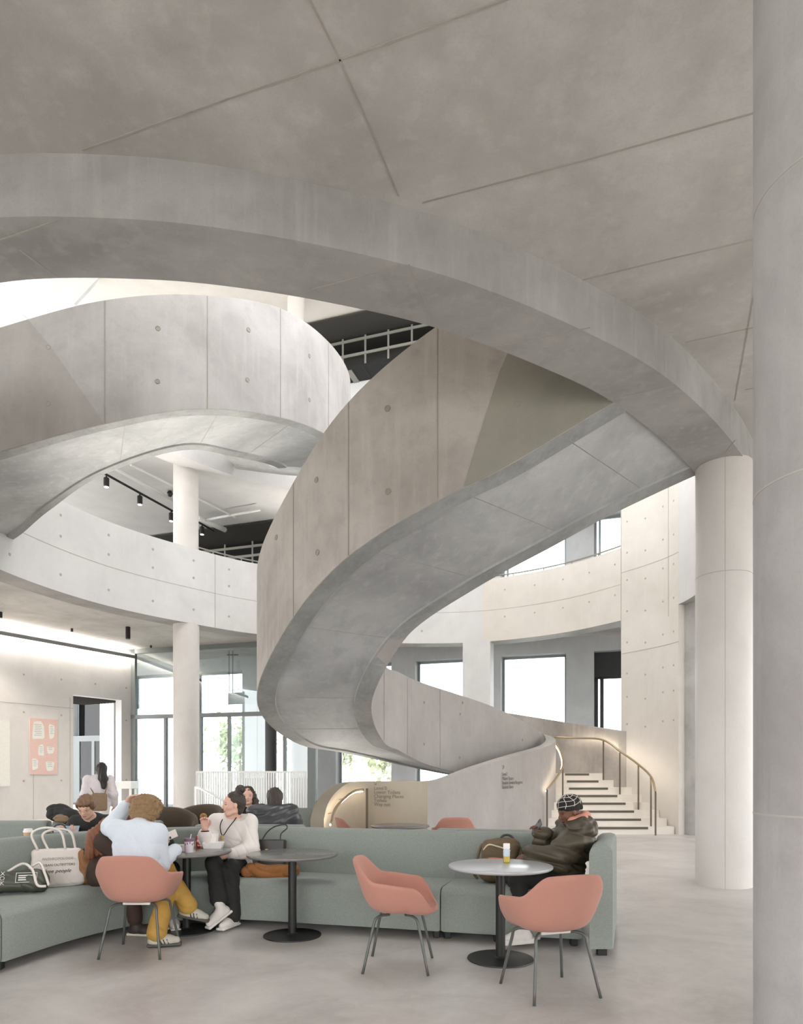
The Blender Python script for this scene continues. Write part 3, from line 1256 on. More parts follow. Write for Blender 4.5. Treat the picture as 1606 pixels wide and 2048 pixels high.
for px in (875, 697, 587):
    p, n, r = F1.at(F1.param(px, 8, 60))
    tmp.append(wall_strip(st, (p, n), r[4] + .01, r[5] - .01, .012, .005, mat='concrete_groove'))
for px, py in ((775, 817), (776, 983), (633, 960), (635, 1105), (1035, 808), (553, 1075)):
    p, n, r = F1.at(F1.param(px, 8, 60))
    z = EYE + (HZ - py) * p[1] / FPX
    o = tie(st, (p[0] + n[0] * .002, p[1] + n[1] * .002, z), (n[0], n[1], 0), 1.15, TIE_DARK)
    o.location -= st.location
FI = Face(R1, 1)
for px in (768, 815, 880):
    p, n, r = FI.at(FI.param(px, 62, len(R1) - 1))
    tmp.append(wall_strip(st, (p, n), r[4] + .02, r[6] - .02, .012, .005, mat='concrete_groove'))
for px, py in ((848, 1405), (848, 1488), (925, 1405), (920, 1428), (919, 1515), (1045, 1480)):
    t = FI.param(px, 62, len(R1) - 1)
    p, n, r = FI.at(t)
    z = EYE + (HZ - py) * p[1] / FPX
    o = tie(st, (p[0] + n[0] * .002, p[1] + n[1] * .002, z), (n[0], n[1], 0), .9, TIE_DARK)
    o.location -= st.location
# soffit cross joints
for k in (12, 22, 31, 41, 50, 59):
    r = R1[k]
    o_, i_ = r[0:2], r[2:4]
    w = math.hypot(*(i_ - o_))
    a, b = lerp2(o_, i_, .30)[0], lerp2(o_, i_, w - .30)[0]
    tmp.append(flat_joint(st, [a, b], r[4] + .031, .010, t=.005))
for o in tmp:
    to_local(o, st)

# wall lettering on the inner wall
seg_a, seg_b = np.array([1.50, 13.02]), np.array([2.60, 14.88])
d = (seg_b - seg_a) / np.linalg.norm(seg_b - seg_a)
ang = math.atan2(d[1], d[0])
nr = np.array([d[1], -d[0]])
sg = empty('wall_lettering', (*(seg_a + d * 1.02 + nr * .035), 1.3))
sg.rotation_euler = (0, 0, ang)
tag(sg, 'grey direction lettering listing level 1 on the pale curved stair wall', 'lettering')
lettering('arrow', '\u2197', .15, 'lettering_grey', sg, (0, 0, .22), (math.pi / 2, 0, 0))
for k, tx in enumerate(('Level 1', 'Makers Square', 'Student Services Reception', 'Student Union')):
    word_line(tx, .105, 'lettering_grey', sg, (0, 0, .09 - .088 * k), (math.pi / 2, 0, 0))

# guard wall of the stair going down
G = [(.44, 11.56, 1.305), (-.20, 11.80, 1.305), (-.70, 11.98, 1.30), (-.90, 11.92, 1.28), (-1.08, 11.5, 1.15), (-1.17, 10.8, .95), (-1.16, 10.2, .76)]
GP = catmull(np.array(G), 6)
gd = empty('stair_guard_wall', (-.3, 11.8, 0))
tag(gd, 'beige curved guard wall of the stair leading down', 'wall')
secs = []
for k, r in enumerate(GP):
    dd = GP[min(k + 1, len(GP) - 1)][:2] - GP[max(k - 1, 0)][:2]
    dd /= np.linalg.norm(dd)
    n = np.array([dd[1], -dd[0]])
    if k < len(GP) * .6 and n[1] < 0:
        n = -n
    q = r[:2] + np.array([dd[1], -dd[0]]) * .2
    secs.append([(r[0], r[1], 0), (r[0], r[1], r[2]), (q[0], q[1], r[2]), (q[0], q[1], 0)])
to_local(smooth_by_angle(fix_normals(mk('wall_body', *sweep(secs), 'concrete_guard', gd)), 28), gd)
HR = catmull(np.array([(-.66, 11.88, 1.16), (-.80, 11.80, 1.14), (-.96, 11.45, 1.02), (-1.06, 10.8, .86), (-1.05, 10.2, .70)]), 5)
to_local(MB().tube(HR, .022, 8).build('handrail', 'rail_bronze', gd, True), gd)
to_local(MB().tube(HR - np.array([0.015, .0, .03]), .012, 6).build('led_strip', 'led_warm', gd, True), gd)
for k in (4, 10, 16):
    h = HR[k]
    to_local(MB().tube([(h[0], h[1], h[2]), (h[0] - .09, h[1] + .05, h[2] - .02)], .008, 6).build('bracket', 'rail_bronze', gd), gd)
to_local(MB().box((-.60, 11.85, .62), (.04, .04, 1.12)).build('post', 'post_brown', gd), gd)
ds = empty('wall_lettering', (-.47, 11.815, 1.12))
ds.rotation_euler = (0, 0, math.atan2(.18, -.5) + math.pi)
tag(ds, 'grey lettering for toilets on the beige stair guard wall', 'lettering')
lettering('arrow', '\u2198', .10, 'lettering_grey', ds, (-.02, -.02, .12), (math.pi / 2, 0, 0))
for k, tx in enumerate(('Level 0', 'Lower Toilets', 'Changing Places', 'Toilets', 'Way out')):
    word_line(tx, .085, 'lettering_grey', ds, (.0, -.02, .04 - .07 * k), (math.pi / 2, 0, 0))

# ------------------------------------------------------------------ entry flight: straight steps between the two walls
ef = empty('entry_steps', (4.9, 16.4, 0))
tag(ef, 'pale concrete steps with dark nosings lit by handrail light', 'steps')


def wall_left_x(Y):
    pts = [(14.88, 2.60), (16.15, 3.40), (16.68, 3.68), (17.25, 3.89), (18.6, 3.95)]
    return np.interp(Y, [p[0] for p in pts], [p[1] for p in pts])


def wall_right_x(Y):
    return np.interp(Y, [15.9, 16.6, 17.2, 17.7, 18.3], [6.50, 6.30, 6.02, 5.70, 5.30])


NST = 8
for n in range(1, NST + 1):
    Yf = 16.1 + .26 * (n - 1)
    Yb = Yf + .30 if n < NST else 19.6
    z1, z0 = .18 * n, max(0.0, .18 * (n - 1) - .02)
    xl, xr = wall_left_x(Yf) - .05, wall_right_x(Yf) - .01
    m = MB().prism([(xl, Yf), (xr, Yf), (wall_right_x(Yb) - .01 if n < NST else 4.3, Yb), (xl if n < NST else 3.2, Yb)], z0, z1)
    s = to_local(m.build('step', 'concrete_tread', ef), ef)
    x0, x1 = xl + .42, xr - .62
    to_local(MB().box(((x0 + x1) / 2, Yf - .002, z1 - .035), (x1 - x0, .012, .055)).build('nosing', 'nosing_dark', s), ef)


def lit_rail(pts, posts, label, led_off, floor_post=None):
    P = catmull(np.array(pts), 6)
    h = empty('handrail', tuple(P[0]))
    tag(h, label, 'handrail')
    to_local(MB().tube(P, .026, 10).build('rail', 'rail_bronze', h, True), h)
    to_local(MB().tube(P + np.array(led_off), .010, 6).build('led_strip', 'led_warm', h, True), h)
    for x, y, z0, z1 in posts:
        to_local(MB().box((x, y, (z0 + z1) / 2), (.035, .02, z1 - z0)).build('post', 'post_brown', h), h)
    return h


rp = [(5.88, 15.8, 1.02), (5.92, 16.15, 1.33), (5.84, 16.75, 1.63), (5.56, 17.30, 1.98), (5.24, 17.72, 2.30), (4.70, 18.30, 2.38), (4.15, 18.55, 2.42)]
pst = [(5.88, 15.8, 0, 1.02)] + [(p[0], p[1], .18 * max(0, int((p[1] - 16.1) / .26 + 1)), p[2]) for p in [(5.92, 16.2, 1.34), (5.83, 16.8, 1.63), (5.54, 17.32, 1.96), (5.24, 17.72, 2.28)]]
lit_rail(rp, pst, 'curved bronze handrail with light strip along the tall wall', (.035, .055, -.012))
lp = [(3.40, 15.95, 1.05), (3.72, 16.4, 1.33), (4.00, 16.9, 1.64), (4.05, 17.3, 1.95), (3.97, 17.7, 2.28)]
lit_rail(lp, [(3.40, 15.95, 0, 1.05), (3.98, 16.85, .54, 1.6)], 'curved bronze handrail with light strip at the hairpin wall', (-.03, .02, -.035))

# ------------------------------------------------------------------ upper flight
UP = np.array([
    (-8.6, 10.9, -9.0, 13.9, 5.95, 7.75, 7.4),
    (-7.5, 10.6, -7.95, 13.75, 6.08, 7.95, 7.5),
    (-6.06, 10.3, -6.50, 12.6, 6.29, 8.17, 7.9),
    (-4.59, 10.4, -5.38, 12.2, 6.75, 8.64, 8.3),
    (-3.22, 10.9, -3.95, 12.3, 7.26, 9.08, 8.8),
    (-2.14, 12.0, -3.32, 13.5, 7.70, 9.62, 9.2),
    (-1.42, 13.6, -2.90, 14.8, 8.14, 10.0, 9.7),
    (-1.15, 15.2, -2.85, 15.7, 8.45, 10.25, 10.1),
    (-1.5, 17.0, -3.2, 16.7, 8.95, 10.7, 10.6),
    (-2.8, 18.4, -3.9, 17.1, 9.45, 11.2, 11.1),
    (-4.6, 19.0, -4.9, 17.2, 9.9, 11.6, 11.6),
])
su = empty('spiral_staircase', (-4, 12.5, 6))
tag(su, 'upper curved stair flight crossing the void behind the ring beam', 'staircase')
R2 = ribbon(UP, 8)
tmp = [stair_soffit(R2, su, band=.22), stair_parapet(R2, su, 0, 'outer_parapet', mat='concrete_upper'), stair_parapet(R2, su, 1, 'inner_parapet', mat='concrete_upper')]
F2 = Face(R2)
for px in (210, 415, 561, 657):
    p, n, r = F2.at(F2.param(px, 8, 60))
    tmp.append(wall_strip(su, (p, n), r[4] + .01, r[5] - .01, .014, .006, mat='concrete_groove'))
for px, py in ((316, 657), (315, 763), (497, 660), (495, 760), (97, 695), (97, 808), (619, 712), (619, 800)):
    p, n, r = F2.at(F2.param(px, 8, 60))
    z = EYE + (HZ - py) * p[1] / FPX
    o = tie(su, (p[0] + n[0] * .002, p[1] + n[1] * .002, z), (n[0], n[1], 0), 1.2, TIE_DARK)
    o.location -= su.location
ta, tb = 8, F2.param(208, 8, 60)  # darker sheet: shade beside the diagonal crease painted onto the upper parapet
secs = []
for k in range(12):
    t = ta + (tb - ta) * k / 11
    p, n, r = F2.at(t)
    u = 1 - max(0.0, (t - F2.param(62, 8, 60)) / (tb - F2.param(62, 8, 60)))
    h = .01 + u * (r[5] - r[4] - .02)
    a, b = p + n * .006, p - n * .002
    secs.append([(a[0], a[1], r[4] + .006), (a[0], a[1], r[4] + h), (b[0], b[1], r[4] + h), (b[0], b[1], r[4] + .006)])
tmp.append(smooth_by_angle(fix_normals(mk('crease_shade', *sweep(secs), 'concrete_crease_shade2', su)), 28))
for k in (26, 34, 42):
    r = R2[k]
    w = math.hypot(*(r[2:4] - r[0:2]))
    a, b = lerp2(r[0:2], r[2:4], .25)[0], lerp2(r[0:2], r[2:4], w - .25)[0]
    tmp.append(flat_joint(su, [a, b], r[4] + .031, .012, t=.005))
for o in tmp:
    to_local(o, su)

# ------------------------------------------------------------------ white balustrade by the glass screen
A, B = np.array(at_depth(394, 1547, 17.2)[:2]), np.array(at_depth(612, 1541, 16.6)[:2])
bl = empty('balustrade', (*((A + B) / 2), 0))
tag(bl, 'white balustrade of upright bars in front of the glass screen', 'balustrade')
d = B - A
ang = math.atan2(d[1], d[0])
LN = np.linalg.norm(d)
MB().box((0, 0, 1.47), (LN + .03, .05, .045), ang).build('top_rail', 'white_metal', bl)
MB().box((0, 0, .10), (LN, .05, .04), ang).build('bottom_rail', 'white_metal', bl)
for sg_ in (-1, 1):
    MB().box((sg_ * d[0] / 2, sg_ * d[1] / 2, .73), (.045, .05, 1.46), ang).build('end_post', 'white_metal', bl)
me = MB().box((0, 0, 0), (.028, .05, 1.36), ang).build('baluster', 'white_metal', bl)
me.location = (*(-d / 2), .78)
for k in range(1, 46):
    p = -d / 2 + d * k / 45
    share('baluster', me.data, bl, (p[0], p[1], .78))
H1, H2 = np.array(at_depth(390, 1573, 15.8)), np.array(at_depth(450, 1612, 15.0))
sr = empty('stair_rail', tuple(H1 * np.array([1, 1, 0])))
tag(sr, 'white sloping handrail beside the barred balustrade', 'handrail')
q = H2 - H1
MB().tube([(0, 0, H1[2] - .02), (0.10, 0, H1[2] - .02), (.2 + q[0], q[1], H2[2])], .028, 8).build('rail', 'white_metal', sr, True)
MB().box((0, 0, H1[2] / 2), (.035, .035, H1[2])).build('post', 'white_metal', sr)
MB().box((.55, -.3, .35), (.03, .03, .7)).build('post', 'white_metal', sr)

# posters on the pale wall
def poster(t0, t1, z0, z1, col, label, blobs):
    c = lw((t0 + t1) / 2, .02)
    p = empty('poster', (c[0], c[1], (z0 + z1) / 2))
    p.rotation_euler = (0, 0, LWANG)
    w, h = t1 - t0, z1 - z0
    MB().box((0, 0, 0), (w, .03, h)).build('board', col, p)
    for (x, z, bw, bh) in blobs:
        x0, z0_ = (x - .5) * w, (.5 - z) * h
        pts = []
        for k in range(10):
            a = 2 * math.pi * k / 10 + .2
            rr = 1 + .12 * math.sin(3 * a + x * 9)
            ca, sa = math.cos(a), math.sin(a)
            pts.append((x0 + bw * w / 2 * rr * math.copysign(abs(ca) ** .45, ca), z0_ + bh * h / 2 * rr * math.copysign(abs(sa) ** .45, sa)))
        V = [(a, -.018, b) for a, b in pts] + [(a, -.014, b) for a, b in pts]
        n = len(pts)
        mk('shape_print', V, [tuple(range(n))] + [(i, (i + 1) % n, n + (i + 1) % n, n + i) for i in range(n)], 'poster_white', p)
        m = MB()
        for r_ in range(max(2, int(bh * 22))):
            zz = z0_ + bh * h * .34 - r_ * .055
            if zz < z0_ - bh * h * .36:
                break
            m.box((x0 - bw * w * .05 + .01 * (r_ % 3), -.0195, zz), (bw * w * (.62 - .1 * (r_ % 2)), .002, .018))
        m.build('print_line', 'poster_grey', p)
    tag(p, label, 'poster')


plain('poster_pink', rgb(218, 190, 184), .7)
plain('poster_white', rgb(226, 228, 224), .7)
plain('poster_grey', rgb(176, 184, 184), .7)
poster(.92, 1.84, 1.40, 3.14, 'poster_pink', 'pink poster with white speech shapes on the pale wall',
       [(.30, .22, .42, .32), (.78, .22, .2, .26), (.40, .57, .2, .2), (.74, .56, .26, .13), (.18, .82, .2, .2), (.72, .85, .3, .17)])
poster(-1.6, .30, 1.05, 3.0, 'poster_white', 'white poster panel cut by the picture edge', [])
# ------------------------------------------------------------------ furniture
woven('sofa_fabric', rgb(122, 128, 122), rgb(156, 162, 155), 380, stretch=(1, 1, 7))
woven('pink_fabric', rgb(170, 118, 103), rgb(194, 143, 128), 900, stretch=(2, 2, 6), bump=.15)
woven('brown_fabric', rgb(70, 60, 50), rgb(92, 80, 68), 300)
plain('chair_leg_grey', rgb(92, 94, 90), .4, .3)
plain('table_grey', rgb(112, 109, 106), .22, 0, .5, noise=.04)
plain('table_reflection', rgb(176, 177, 180), .25, 0, .6, noise=.03)  # same laminate made lighter, bright reflection put into the tabletop colour
plain('table_edge', rgb(104, 101, 98), .45)
plain('foot_black', rgb(30, 30, 30), .6)
plain('clip_white', rgb(222, 216, 210), .5)

SEAT_PROF = [(.04, .07), (.008, .075), (0, .10), (0, .39), (.012, .425), (.045, .447), (.10, .455), (.40, .448), (.70, .440), (.70, .07)]
BACK_PROF = [(.66, .07), (.66, .40), (.655, .46), (.70, .70), (.735, .845), (.75, .872), (.78, .884), (.86, .884), (.89, .872), (.90, .845), (.90, .07)]


def sofa_path(pts, n=10):
    P = catmull(np.array(pts, float), n)
    T = np.gradient(P, axis=0)
    T /= np.linalg.norm(T, axis=1)[:, None]
    Nn = np.stack([-T[:, 1], T[:, 0]], 1)
    return P, Nn


def sofa_part(name, P, Nn, prof, mat, root, gap=.006):
    secs = []
    Q = P.copy()
    e0, e1 = P[1] - P[0], P[-1] - P[-2]
    Q[0] = P[0] + e0 / np.linalg.norm(e0) * gap
    Q[-1] = P[-1] - e1 / np.linalg.norm(e1) * gap
    # pinched end sections soften the upholstered ends
    for k in range(len(Q)):
        secs.append([(Q[k][0] + Nn[k][0] * d, Q[k][1] + Nn[k][1] * d, z) for d, z in prof])
    c = np.mean(prof, 0)
    pr = [((d - c[0]) * .96 + c[0], (z - c[1]) * .97 + c[1]) for d, z in prof]
    for k, e in ((0, e0), (-1, -e1)):
        q = Q[k] - e / np.linalg.norm(e) * -.0
        s = [(q[0] + Nn[k][0] * d, q[1] + Nn[k][1] * d, z) for d, z in pr]
        off = e / np.linalg.norm(e) * .022
        if k == 0:
            inner = [(x + off[0], y + off[1], z) for x, y, z in secs[0]]
            secs = [s, inner] + secs[1:]
        else:
            inner = [(x + off[0], y + off[1], z) for x, y, z in secs[-1]]
            secs = secs[:-1] + [inner, s]
    o = mk(name, *sweep(secs), mat, root)
    return to_local(smooth_by_angle(fix_normals(o), 40), root)


def sofa(pts, label, group=None, flip=False, feet=True, seat=True, n=10):
    P, Nn = sofa_path(pts, n)
    if flip:
        Nn = -Nn
    mid = P[len(P) // 2] + Nn[len(P) // 2] * .4
    r = empty('sofa', (mid[0], mid[1], 0))
    tag(r, label, 'sofa', group)
    if seat:
        sofa_part('seat', P, Nn, SEAT_PROF, 'sofa_fabric', r)
    sofa_part('backrest', P, Nn, BACK_PROF, 'sofa_fabric', r)
    if feet:
        for k in (1, len(P) // 2, len(P) - 2):
            for d in (.10, .80):
                q = P[k] + Nn[k] * d
                to_local(MB().box((q[0], q[1], .036), (.06, .06, .072), 0, .008).build('foot', 'foot_black', r), r)
    return r


SG = 'green sofa modules round the tables'
sofa([(-3.30, 3.2), (-3.08, 4.1), (-2.90, 4.96)], 'grey-green sofa module cut by the picture edge beside the dark printed bag', SG)
sofa([(-2.90, 4.96), (-2.71, 5.62), (-2.44, 6.12), (-2.02, 6.38), (-1.54, 6.41), (-.74, 6.21), (-.2, 6.07), (.335, 5.92)],
     'long curved grey-green sofa module behind the two dark round tables', SG)
s3 = sofa([(.335, 5.92), (.80, 5.80), (1.50, 5.64)], 'short grey-green sofa module with the brown backpack on its seat', SG)
# upright end of the short module
am = MB()
pr = []
for x, z in ((0, .07), (0, .82), (.012, .852), (.05, .878), (.13, .884), (.17, .872), (.188, .84), (.19, .80), (.19, .07)):
    pr.append((x, z))
secs = []
for y, sc in ((5.36, .96), (5.385, 1), (6.0, 1), (6.50, 1), (6.525, .96)):
    cx = 1.485 + (y - 5.4) * .34
    secs.append([(cx + .095 + (x - .095) * sc, y, .07 + (z - .07) * (sc * .02 + .98)) for x, z in pr])
o = mk('end_panel', *sweep(secs), 'sofa_fabric', s3)
to_local(smooth_by_angle(fix_normals(o), 40), s3)
to_local(MB().box((1.60, 5.46, .036), (.07, .06, .072)).build('foot', 'foot_black', s3), s3)

# sofas standing behind (their backs show above the front ones)
sofa([(.55, 7.82), (1.2, 7.67), (2.0, 7.47)], 'grey-green sofa module standing back to back behind the beanie wearer', SG, flip=True)
sofa([(-2.35, 8.36), (-1.6, 8.42), (-.9, 8.28)], 'grey-green sofa module on which the black jacket wearer sits', SG, flip=True)
sofa([(-6.2, 6.9), (-5.0, 7.25), (-4.12, 7.35)], 'grey-green sofa module behind the paper cup', SG)
sofa([(-4.10, 7.35), (-3.55, 7.38), (-2.95, 7.32)], 'grey-green sofa module on which the reader sits', SG)
sofa([(-2.62, 8.6), (-2.2, 8.5), (-1.8, 8.55)], 'grey-green sofa module in front of the dark brown tub chairs', SG)
sofa([(-2.12, 10.3), (-1.76, 10.25), (-1.46, 10.2)], 'square backed sofa module in front of the white balustrade', SG)


# --- pink shell chairs
def shell_mesh(mat):
    NT, rows = 72, []
    g = [0, .0, .0, .02, .07, .18, .36, .58, .80, 1.0]
    q = [0, .30, .52, .68, .80, .885, .94, .975, 1.0, 1.025]

    def sm(a, b, x):
        t = max(0, min(1, (x - a) / (b - a)))
        return t * t * (3 - 2 * t)

    V, Fs = [(0.0, 0, .432)], []
    for k in range(NT):
        th = -math.pi + 2 * math.pi * k / NT
        A = abs(th) * 180 / math.pi
        h = .825 - .015 * (A / 40) ** 2 if A < 40 else .81
        h = h - (.81 - .668) * sm(34, 64, A)
        h = h - .028 * sm(64, 115, A)
        h = h - (.640 - .462) * sm(112, 150, A) - .014 * sm(150, 180, A)
        c, s = -math.cos(th), math.sin(th)
        e = 2.7
        rr = 1.0 / ((abs(c) / .285) ** e + (abs(s) / .305) ** e) ** (1 / e)
        lean = .045 * max(0, math.cos(th)) * sm(.6, .82, h)
        for gi, qi in zip(g[1:], q[1:]):
            z = .432 + (h - .432) * gi
            low = 1 - .14 * (1 - gi) * sm(.46, .62, h)
            V.append((c * rr * qi * low - lean * gi, s * rr * qi * low, z + .012 * (qi ** 2) * (1 - gi) * (1 if A < 120 else -.6)))
    m = len(g) - 1
    for k in range(NT):
        k2 = (k + 1) % NT
        Fs.append((0, 1 + k * m, 1 + k2 * m))
        for i in range(m - 1):
            Fs.append((1 + k * m + i, 1 + k * m + i + 1, 1 + k2 * m + i + 1, 1 + k2 * m + i))
    o = mk('shell', V, Fs, mat, None, True)
    fix_normals(o)
    md = o.modifiers.new('thick', 'SOLIDIFY')
    md.thickness = .030
    md.offset = 0
    sb = o.modifiers.new('smooth', 'SUBSURF')
    sb.levels = sb.render_levels = 1
    dg = bpy.context.evaluated_depsgraph_get()
    me = bpy.data.meshes.new_from_object(o.evaluated_get(dg))
    bpy.data.objects.remove(o)
    me.polygons.foreach_set('use_smooth', np.ones(len(me.polygons), bool))
    return me


SHELL = shell_mesh('pink_fabric')
leg_me = {}


def shell_chair(x, y, ang, label, group='pink shell chairs', legs=True):
    r = empty('shell_chair', (x, y, 0), ang)
    tag(r, label, 'chair', group)
    share('shell', SHELL, r)
    if legs:
        for sx in (-1, 1):
            for sy in (-1, 1):
                if (sx, sy) not in leg_me:
                    m = MB().tube(catmull(np.array([(sx * .06, sy * .10, .405), (sx * .12, sy * .155, .405), (sx * .152, sy * .182, .385), (sx * .165, sy * .188, .34), (sx * .238, sy * .240, 0.0)]), 5), .0105, 10)
                    o = m.build('leg', 'chair_leg_grey', r, True)
                    leg_me[(sx, sy)] = o.data
                else:
                    share('leg', leg_me[(sx, sy)], r)
        for sx in (-1, 1):
            MB().box((sx * .08, 0, .409), (.03, .22, .022), 0, .004).build('seat_clip', 'clip_white', r)
    return r


shell_chair(-.02, 5.15, math.radians(-6), 'salmon pink shell chair seen from the side between two tables')
shell_chair(.985, 4.56, math.atan2(.452, -.144), 'salmon pink shell chair with its back to the viewer by the pale lit table')
shell_chair(-2.12, 5.55, math.radians(90), 'salmon pink shell chair on which the curly haired person sits')
shell_chair(-.60, 9.75, math.radians(20), 'salmon pink shell chair half hidden beside the handrail light of the guard wall')
shell_chair(.76, 10.0, math.radians(92), 'salmon pink shell chair top showing before the pale lettered wall')


# --- round tables
def round_table(x, y, label, r=.405, h=.735, mat='table_grey'):
    t = empty('round_table', (x, y, 0))
    tag(t, label, 'table', 'round pedestal tables')
    top = MB().lathe([(r - .012, h - .026), (r - .002, h - .018), (r, h - .010), (r - .003, h - .002), (r - .008, h)], n=72).build('table_top', mat, t)
    smooth_by_angle(top, 40)
    smooth_by_angle(MB().lathe([(.037, .012), (.037, h - .02)], n=28).build('pedestal', 'black_metal', t), 40)
    smooth_by_angle(MB().lathe([(.255, 0), (.258, .004), (.256, .010), (.05, .016), (.037, .03)], n=64).build('base_plate', 'black_metal', t), 30)
    MB().box((0, 0, h - .032), (.34, .06, .012)).build('bracket', 'black_metal', t)
    return t


round_table(.772, 5.33, 'round pedestal table with a pale reflection put into its top colour and the small yellow bottle on it', mat='table_reflection')
round_table(-.975, 6.10, 'empty dark grey round pedestal table in front of the long sofa')
round_table(-1.985, 6.37 - .06, 'dark grey round pedestal table crowded with drinks and a white food box')
round_table(-.02, 9.35, 'dark round table top showing just above the sofa back')
round_table(-3.60, 6.78, 'round table behind the sofa back carrying the paper cup', r=.30)


# --- brown tub chairs far behind
def tub_chair(x, y, ang, label):
    r = empty('tub_chair', (x, y, 0), ang)
    tag(r, label, 'chair', 'dark brown tub chairs')
    V, Fs = [], []
    n = 24
    for k in range(n + 1):
        a = math.radians(-125 + 250 * k / n)
        hh = .92 - .28 * (abs(a) / math.radians(125)) ** 2
        for rad, z in ((.30, .32), (.34, hh - .08), (.35, hh - .02), (.385, hh), (.42, hh - .02), (.43, hh - .1), (.38, .18)):
            V.append((-rad * math.cos(a), rad * math.sin(a), z))
    m = 7
    for k in range(n):
        for i in range(m):
            i2 = (i + 1) % m
            Fs.append((k * m + i, k * m + i2, (k + 1) * m + i2, (k + 1) * m + i))
    Fs += [tuple(range(m)), tuple(n * m + i for i in reversed(range(m)))]
    smooth_by_angle(fix_normals(mk('back_shell', V, Fs, 'brown_fabric', r)), 60)
    smooth_by_angle(MB().lathe([(.30, .18), (.34, .22), (.34, .38), (.30, .43), (0.0, .44)], n=28).build('seat', 'brown_fabric', r), 50)
    for k in range(4):
        a = math.pi / 4 + k * math.pi / 2
        MB().tube([(.2 * math.cos(a), .2 * math.sin(a), .2), (.28 * math.cos(a), .28 * math.sin(a), 0)], .014, 8).build('leg', 'black_metal', r)


tub_chair(-3.55, 10.45, math.radians(-60), 'dark brown tub chair next to the round column')
tub_chair(-3.38, 11.32, math.radians(-100), 'dark brown tub chair tucked behind the first tub chair')
# ------------------------------------------------------------------ soft-blended solids (distance field -> mesh)
def v3(p):
    return np.array(p, np.float32)


def unit(p):
    p = np.array(p, float)
    return p / np.linalg.norm(p)


def frame(fwd, up=(0, 0, 1)):
    """rows: forward, left, up"""
    f = unit(fwd)
    u = np.array(up, float)
    l = unit(np.cross(u, f))
    u = np.cross(f, l)
    return np.stack([f, l, u])


class Sdf:
    def __init__(self):
        self.ops = []

    def _add(self, lo, hi, fn, k, sub=False):
        self.ops.append((np.minimum(lo, hi), np.maximum(lo, hi), fn, k, sub))
        return self

    def seg(self, a, b, ra, rb=None, k=.02, sub=False):
        a, b = v3(a), v3(b)
        rb = ra if rb is None else rb
        ba = b - a
        L2 = float((ba * ba).sum()) + 1e-9

        def fn(X, Y, Z):
            px, py, pz = X - a[0], Y - a[1], Z - a[2]
            t = np.clip((px * ba[0] + py * ba[1] + pz * ba[2]) / L2, 0, 1)
            return np.sqrt((px - t * ba[0]) ** 2 + (py - t * ba[1]) ** 2 + (pz - t * ba[2]) ** 2) - (ra + (rb - ra) * t)
        m = max(ra, rb)
        return self._add(np.minimum(a, b) - m, np.maximum(a, b) + m, fn, k, sub)

    def chain(self, pts, rr, k=.02):
        for i in range(len(pts) - 1):
            self.seg(pts[i], pts[i + 1], rr[i], rr[i + 1], k)
        return self

    def ell(self, c, r, R=None, k=.02, sub=False):
        c, r = v3(c), v3(r)
        R = np.eye(3) if R is None else np.asarray(R)

        def fn(X, Y, Z):
            px, py, pz = X - c[0], Y - c[1], Z - c[2]
            q = [(px * R[i][0] + py * R[i][1] + pz * R[i][2]) / r[i] for i in range(3)]
            k0 = np.sqrt(q[0] ** 2 + q[1] ** 2 + q[2] ** 2)
            k1 = np.sqrt((q[0] / r[0]) ** 2 + (q[1] / r[1]) ** 2 + (q[2] / r[2]) ** 2) + 1e-6
            return k0 * (k0 - 1.0) / k1
        m = float(max(r))
        return self._add(c - m, c + m, fn, k, sub)

    def box(self, c, h, rad=.01, R=None, k=.01, sub=False):
        c, h = v3(c), v3(h)
        R = np.eye(3) if R is None else np.asarray(R)
        hh = h - rad

        def fn(X, Y, Z):
            px, py, pz = X - c[0], Y - c[1], Z - c[2]
            q = [np.abs(px * R[i][0] + py * R[i][1] + pz * R[i][2]) - hh[i] for i in range(3)]
            o = np.sqrt(sum(np.maximum(e, 0) ** 2 for e in q))
            return o + np.minimum(np.maximum(np.maximum(q[0], q[1]), q[2]), 0) - rad
        m = float(np.linalg.norm(h))
        return self._add(c - m, c + m, fn, k, sub)

    def mesh(self, res, disp=None, cut=None):
        pad = res * 3
        lo = np.min([o[0] for o in self.ops if not o[4]], 0) - pad - .02
        hi = np.max([o[1] for o in self.ops if not o[4]], 0) + pad + .02
        n = np.ceil((hi - lo) / res).astype(int) + 1
        ax = [(lo[i] + res * np.arange(n[i])).astype(np.float32) for i in range(3)]
        D = np.full(n, .5, np.float32)
        for a, b, fn, k, sub in self.ops:
            mg = k + .03
            i0 = np.maximum(((a - mg - lo) / res).astype(int), 0)
            i1 = np.minimum(((b + mg - lo) / res).astype(int) + 2, n)
            if (i1 <= i0).any():
                continue
            X = ax[0][i0[0]:i1[0], None, None]
            Y = ax[1][None, i0[1]:i1[1], None]
            Z = ax[2][None, None, i0[2]:i1[2]]
            d = fn(X, Y, Z)
            s = (slice(i0[0], i1[0]), slice(i0[1], i1[1]), slice(i0[2], i1[2]))
            e = D[s]
            if sub:
                h = np.clip(.5 - .5 * (e + d) / k, 0, 1)
                D[s] = e + (-d - e) * h + k * h * (1 - h)
            else:
                h = np.clip(.5 + .5 * (e - d) / k, 0, 1)
                D[s] = e + (d - e) * h - k * h * (1 - h)
        if disp is not None:
            D += disp(ax[0][:, None, None], ax[1][None, :, None], ax[2][None, None, :]).astype(np.float32) * (np.abs(D) < .08)
        if cut is not None:
            D = np.maximum(D, cut(ax[0][:, None, None], ax[1][None, :, None], ax[2][None, None, :]))
        return surface_nets(D, lo, res)


